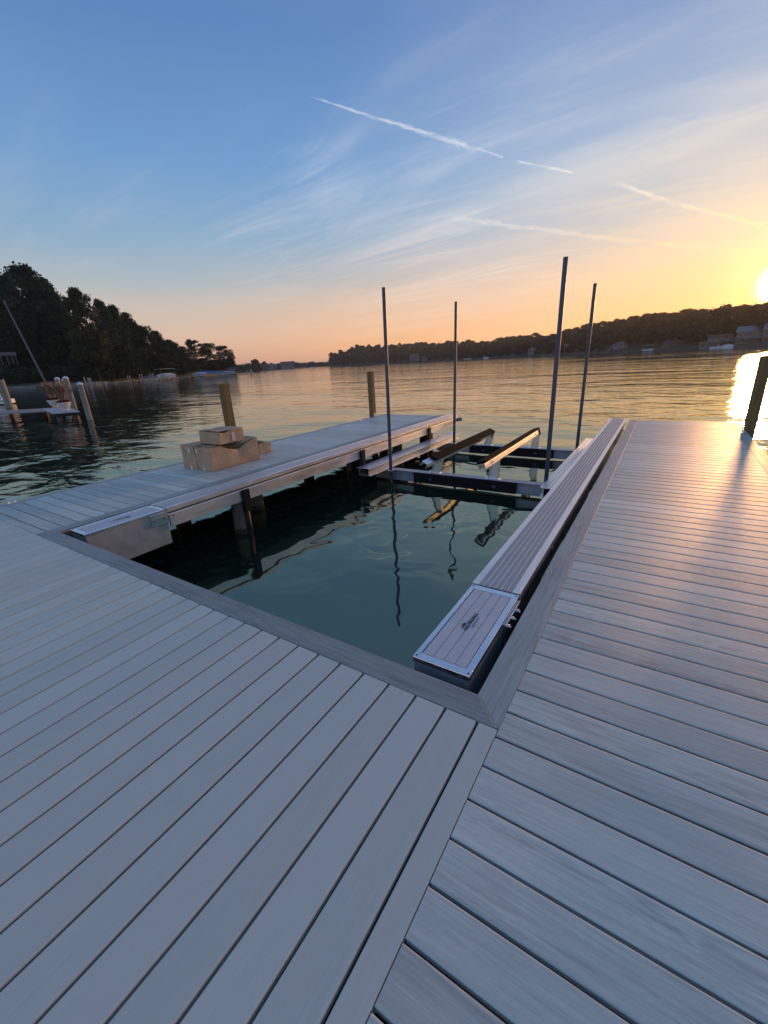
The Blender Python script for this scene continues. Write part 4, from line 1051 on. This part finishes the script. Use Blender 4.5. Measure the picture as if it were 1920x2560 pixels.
house(720, 919, 720, 22, 9, 5., 4., 'grey-blue house with a white gable on the distant shore', M['sidingg'], M['roofd'], 'gable', 1, 6)
house(727, 919, 712, 6, 6, 6., 3., 'small white-gabled wing beside the grey-blue distant house', M['siding'], M['roofd'], 'gablefront', 2, 2)
house(745, 917, 850, 9, 6, 3., 2., 'tiny white cottage, left one of two near the centre of the horizon', M['siding'], M['roofd'], 'gable', 1, 3)
house(760, 916.5, 880, 10, 6, 3., 2., 'tiny white cottage, right one of two near the centre of the horizon', M['siding'], M['roofd'], 'gable', 1, 3)
house(575, 921, 330, 8, 7, 4.5, 3., 'pale gabled house partly hidden behind the isolated left bank tree', M['siding'], M['roofd'], 'gablefront', 2, 2)
# stairs down the right bank
for (xa, ya, xb, yb, lb) in ((1484, 881, 1504, 864, 'pale diagonal stairway on the far right bank beside the guide pole'), (1519, 877, 1543, 853, 'second pale stairway climbing to the bluish boathouse')):
    a = far(xa, ya, 378); b_ = far(xb, yb, 392)
    o = thing('stairway', lb, 'stairway', tuple(a)); v = b_ - a; hd = Vector((v.x, v.y, 0)).normalized(); sd_ = Vector((-hd.y, hd.x, 0)) * .7
    mb = MB(); n = 16
    for i in range(n):
        c0 = v * (i / n); c1_ = v * ((i + 1) / n)
        q = [c0 - sd_, c0 + sd_, Vector((c1_.x, c1_.y, c0.z)) + sd_, Vector((c1_.x, c1_.y, c0.z)) - sd_]
        slab(mb, q, c0.z - .35, c0.z + .15)
    mb.build('step', M['siding'], o)
    mb = MB()
    for s_ in (-1, 1): mb.tube(sd_ * s_ + Vector((0, 0, 1.0)), v + sd_ * s_ + Vector((0, 0, 1.0)), .12, .12, 6)
    mb.build('handrail', M['siding'], o)
boat(1620, 322, 6.5, 'white motor boat lifted under a pale flat canopy on the far right shore', None, True, z=.5)
boat(1169, 592, 10, 'white cabin boat moored under the far wood in the middle distance', None, False, z=.2)
boat(1215, 572, 7, 'small pale boat right of the white cabin boat across the lake', simple('pale_cover_b', (.42, .43, .45), .6), z=.1)
boat(1790, 284, 5., 'small white boat beached in front of the flat-roofed house', None, False, z=.1)
boat(1820, 280, 5., 'small low white boat right of the beached one by the flat-roofed house', simple('pale_cover_c', (.40, .41, .42), .6), z=.1)
boat(779, 700, 6., 'tiny boat drifting near the horizon in the middle of the lake', None, False, z=0)

# ------------------------------------------------------------------ evening haze
HAZE = 1
if HAZE:
    mt = bpy.data.materials.new('evening_air'); mt.use_nodes = True; nt = NT(mt.node_tree); nt.n.remove(nt.n['Principled BSDF'])
    pv = nt.new('ShaderNodeVolumePrincipled'); pv.inputs['Color'].default_value = (.80, .84, .90, 1); pv.inputs['Density'].default_value = .00014; pv.inputs['Anisotropy'].default_value = .6
    nt.l.new(pv.outputs[0], nt.n['Material Output'].inputs['Volume'])
    mb = MB(); mb.box(-6050, 5050, -3050, 7050, -6., 60.); hz_ = mb.build('haze', mt); tag(hz_, kind='stuff')
# ------------------------------------------------------------------ render settings
sc.cycles.use_denoising = True
try: sc.cycles.denoiser = 'OPENIMAGEDENOISE'
except Exception: pass
sc.cycles.max_bounces = 8; sc.cycles.diffuse_bounces = 3; sc.cycles.glossy_bounces = 4; sc.cycles.transparent_max_bounces = 8
sc.cycles.sample_clamp_indirect = 6.0; sc.cycles.caustics_reflective = False; sc.cycles.caustics_refractive = False
sc.render.film_transparent = False
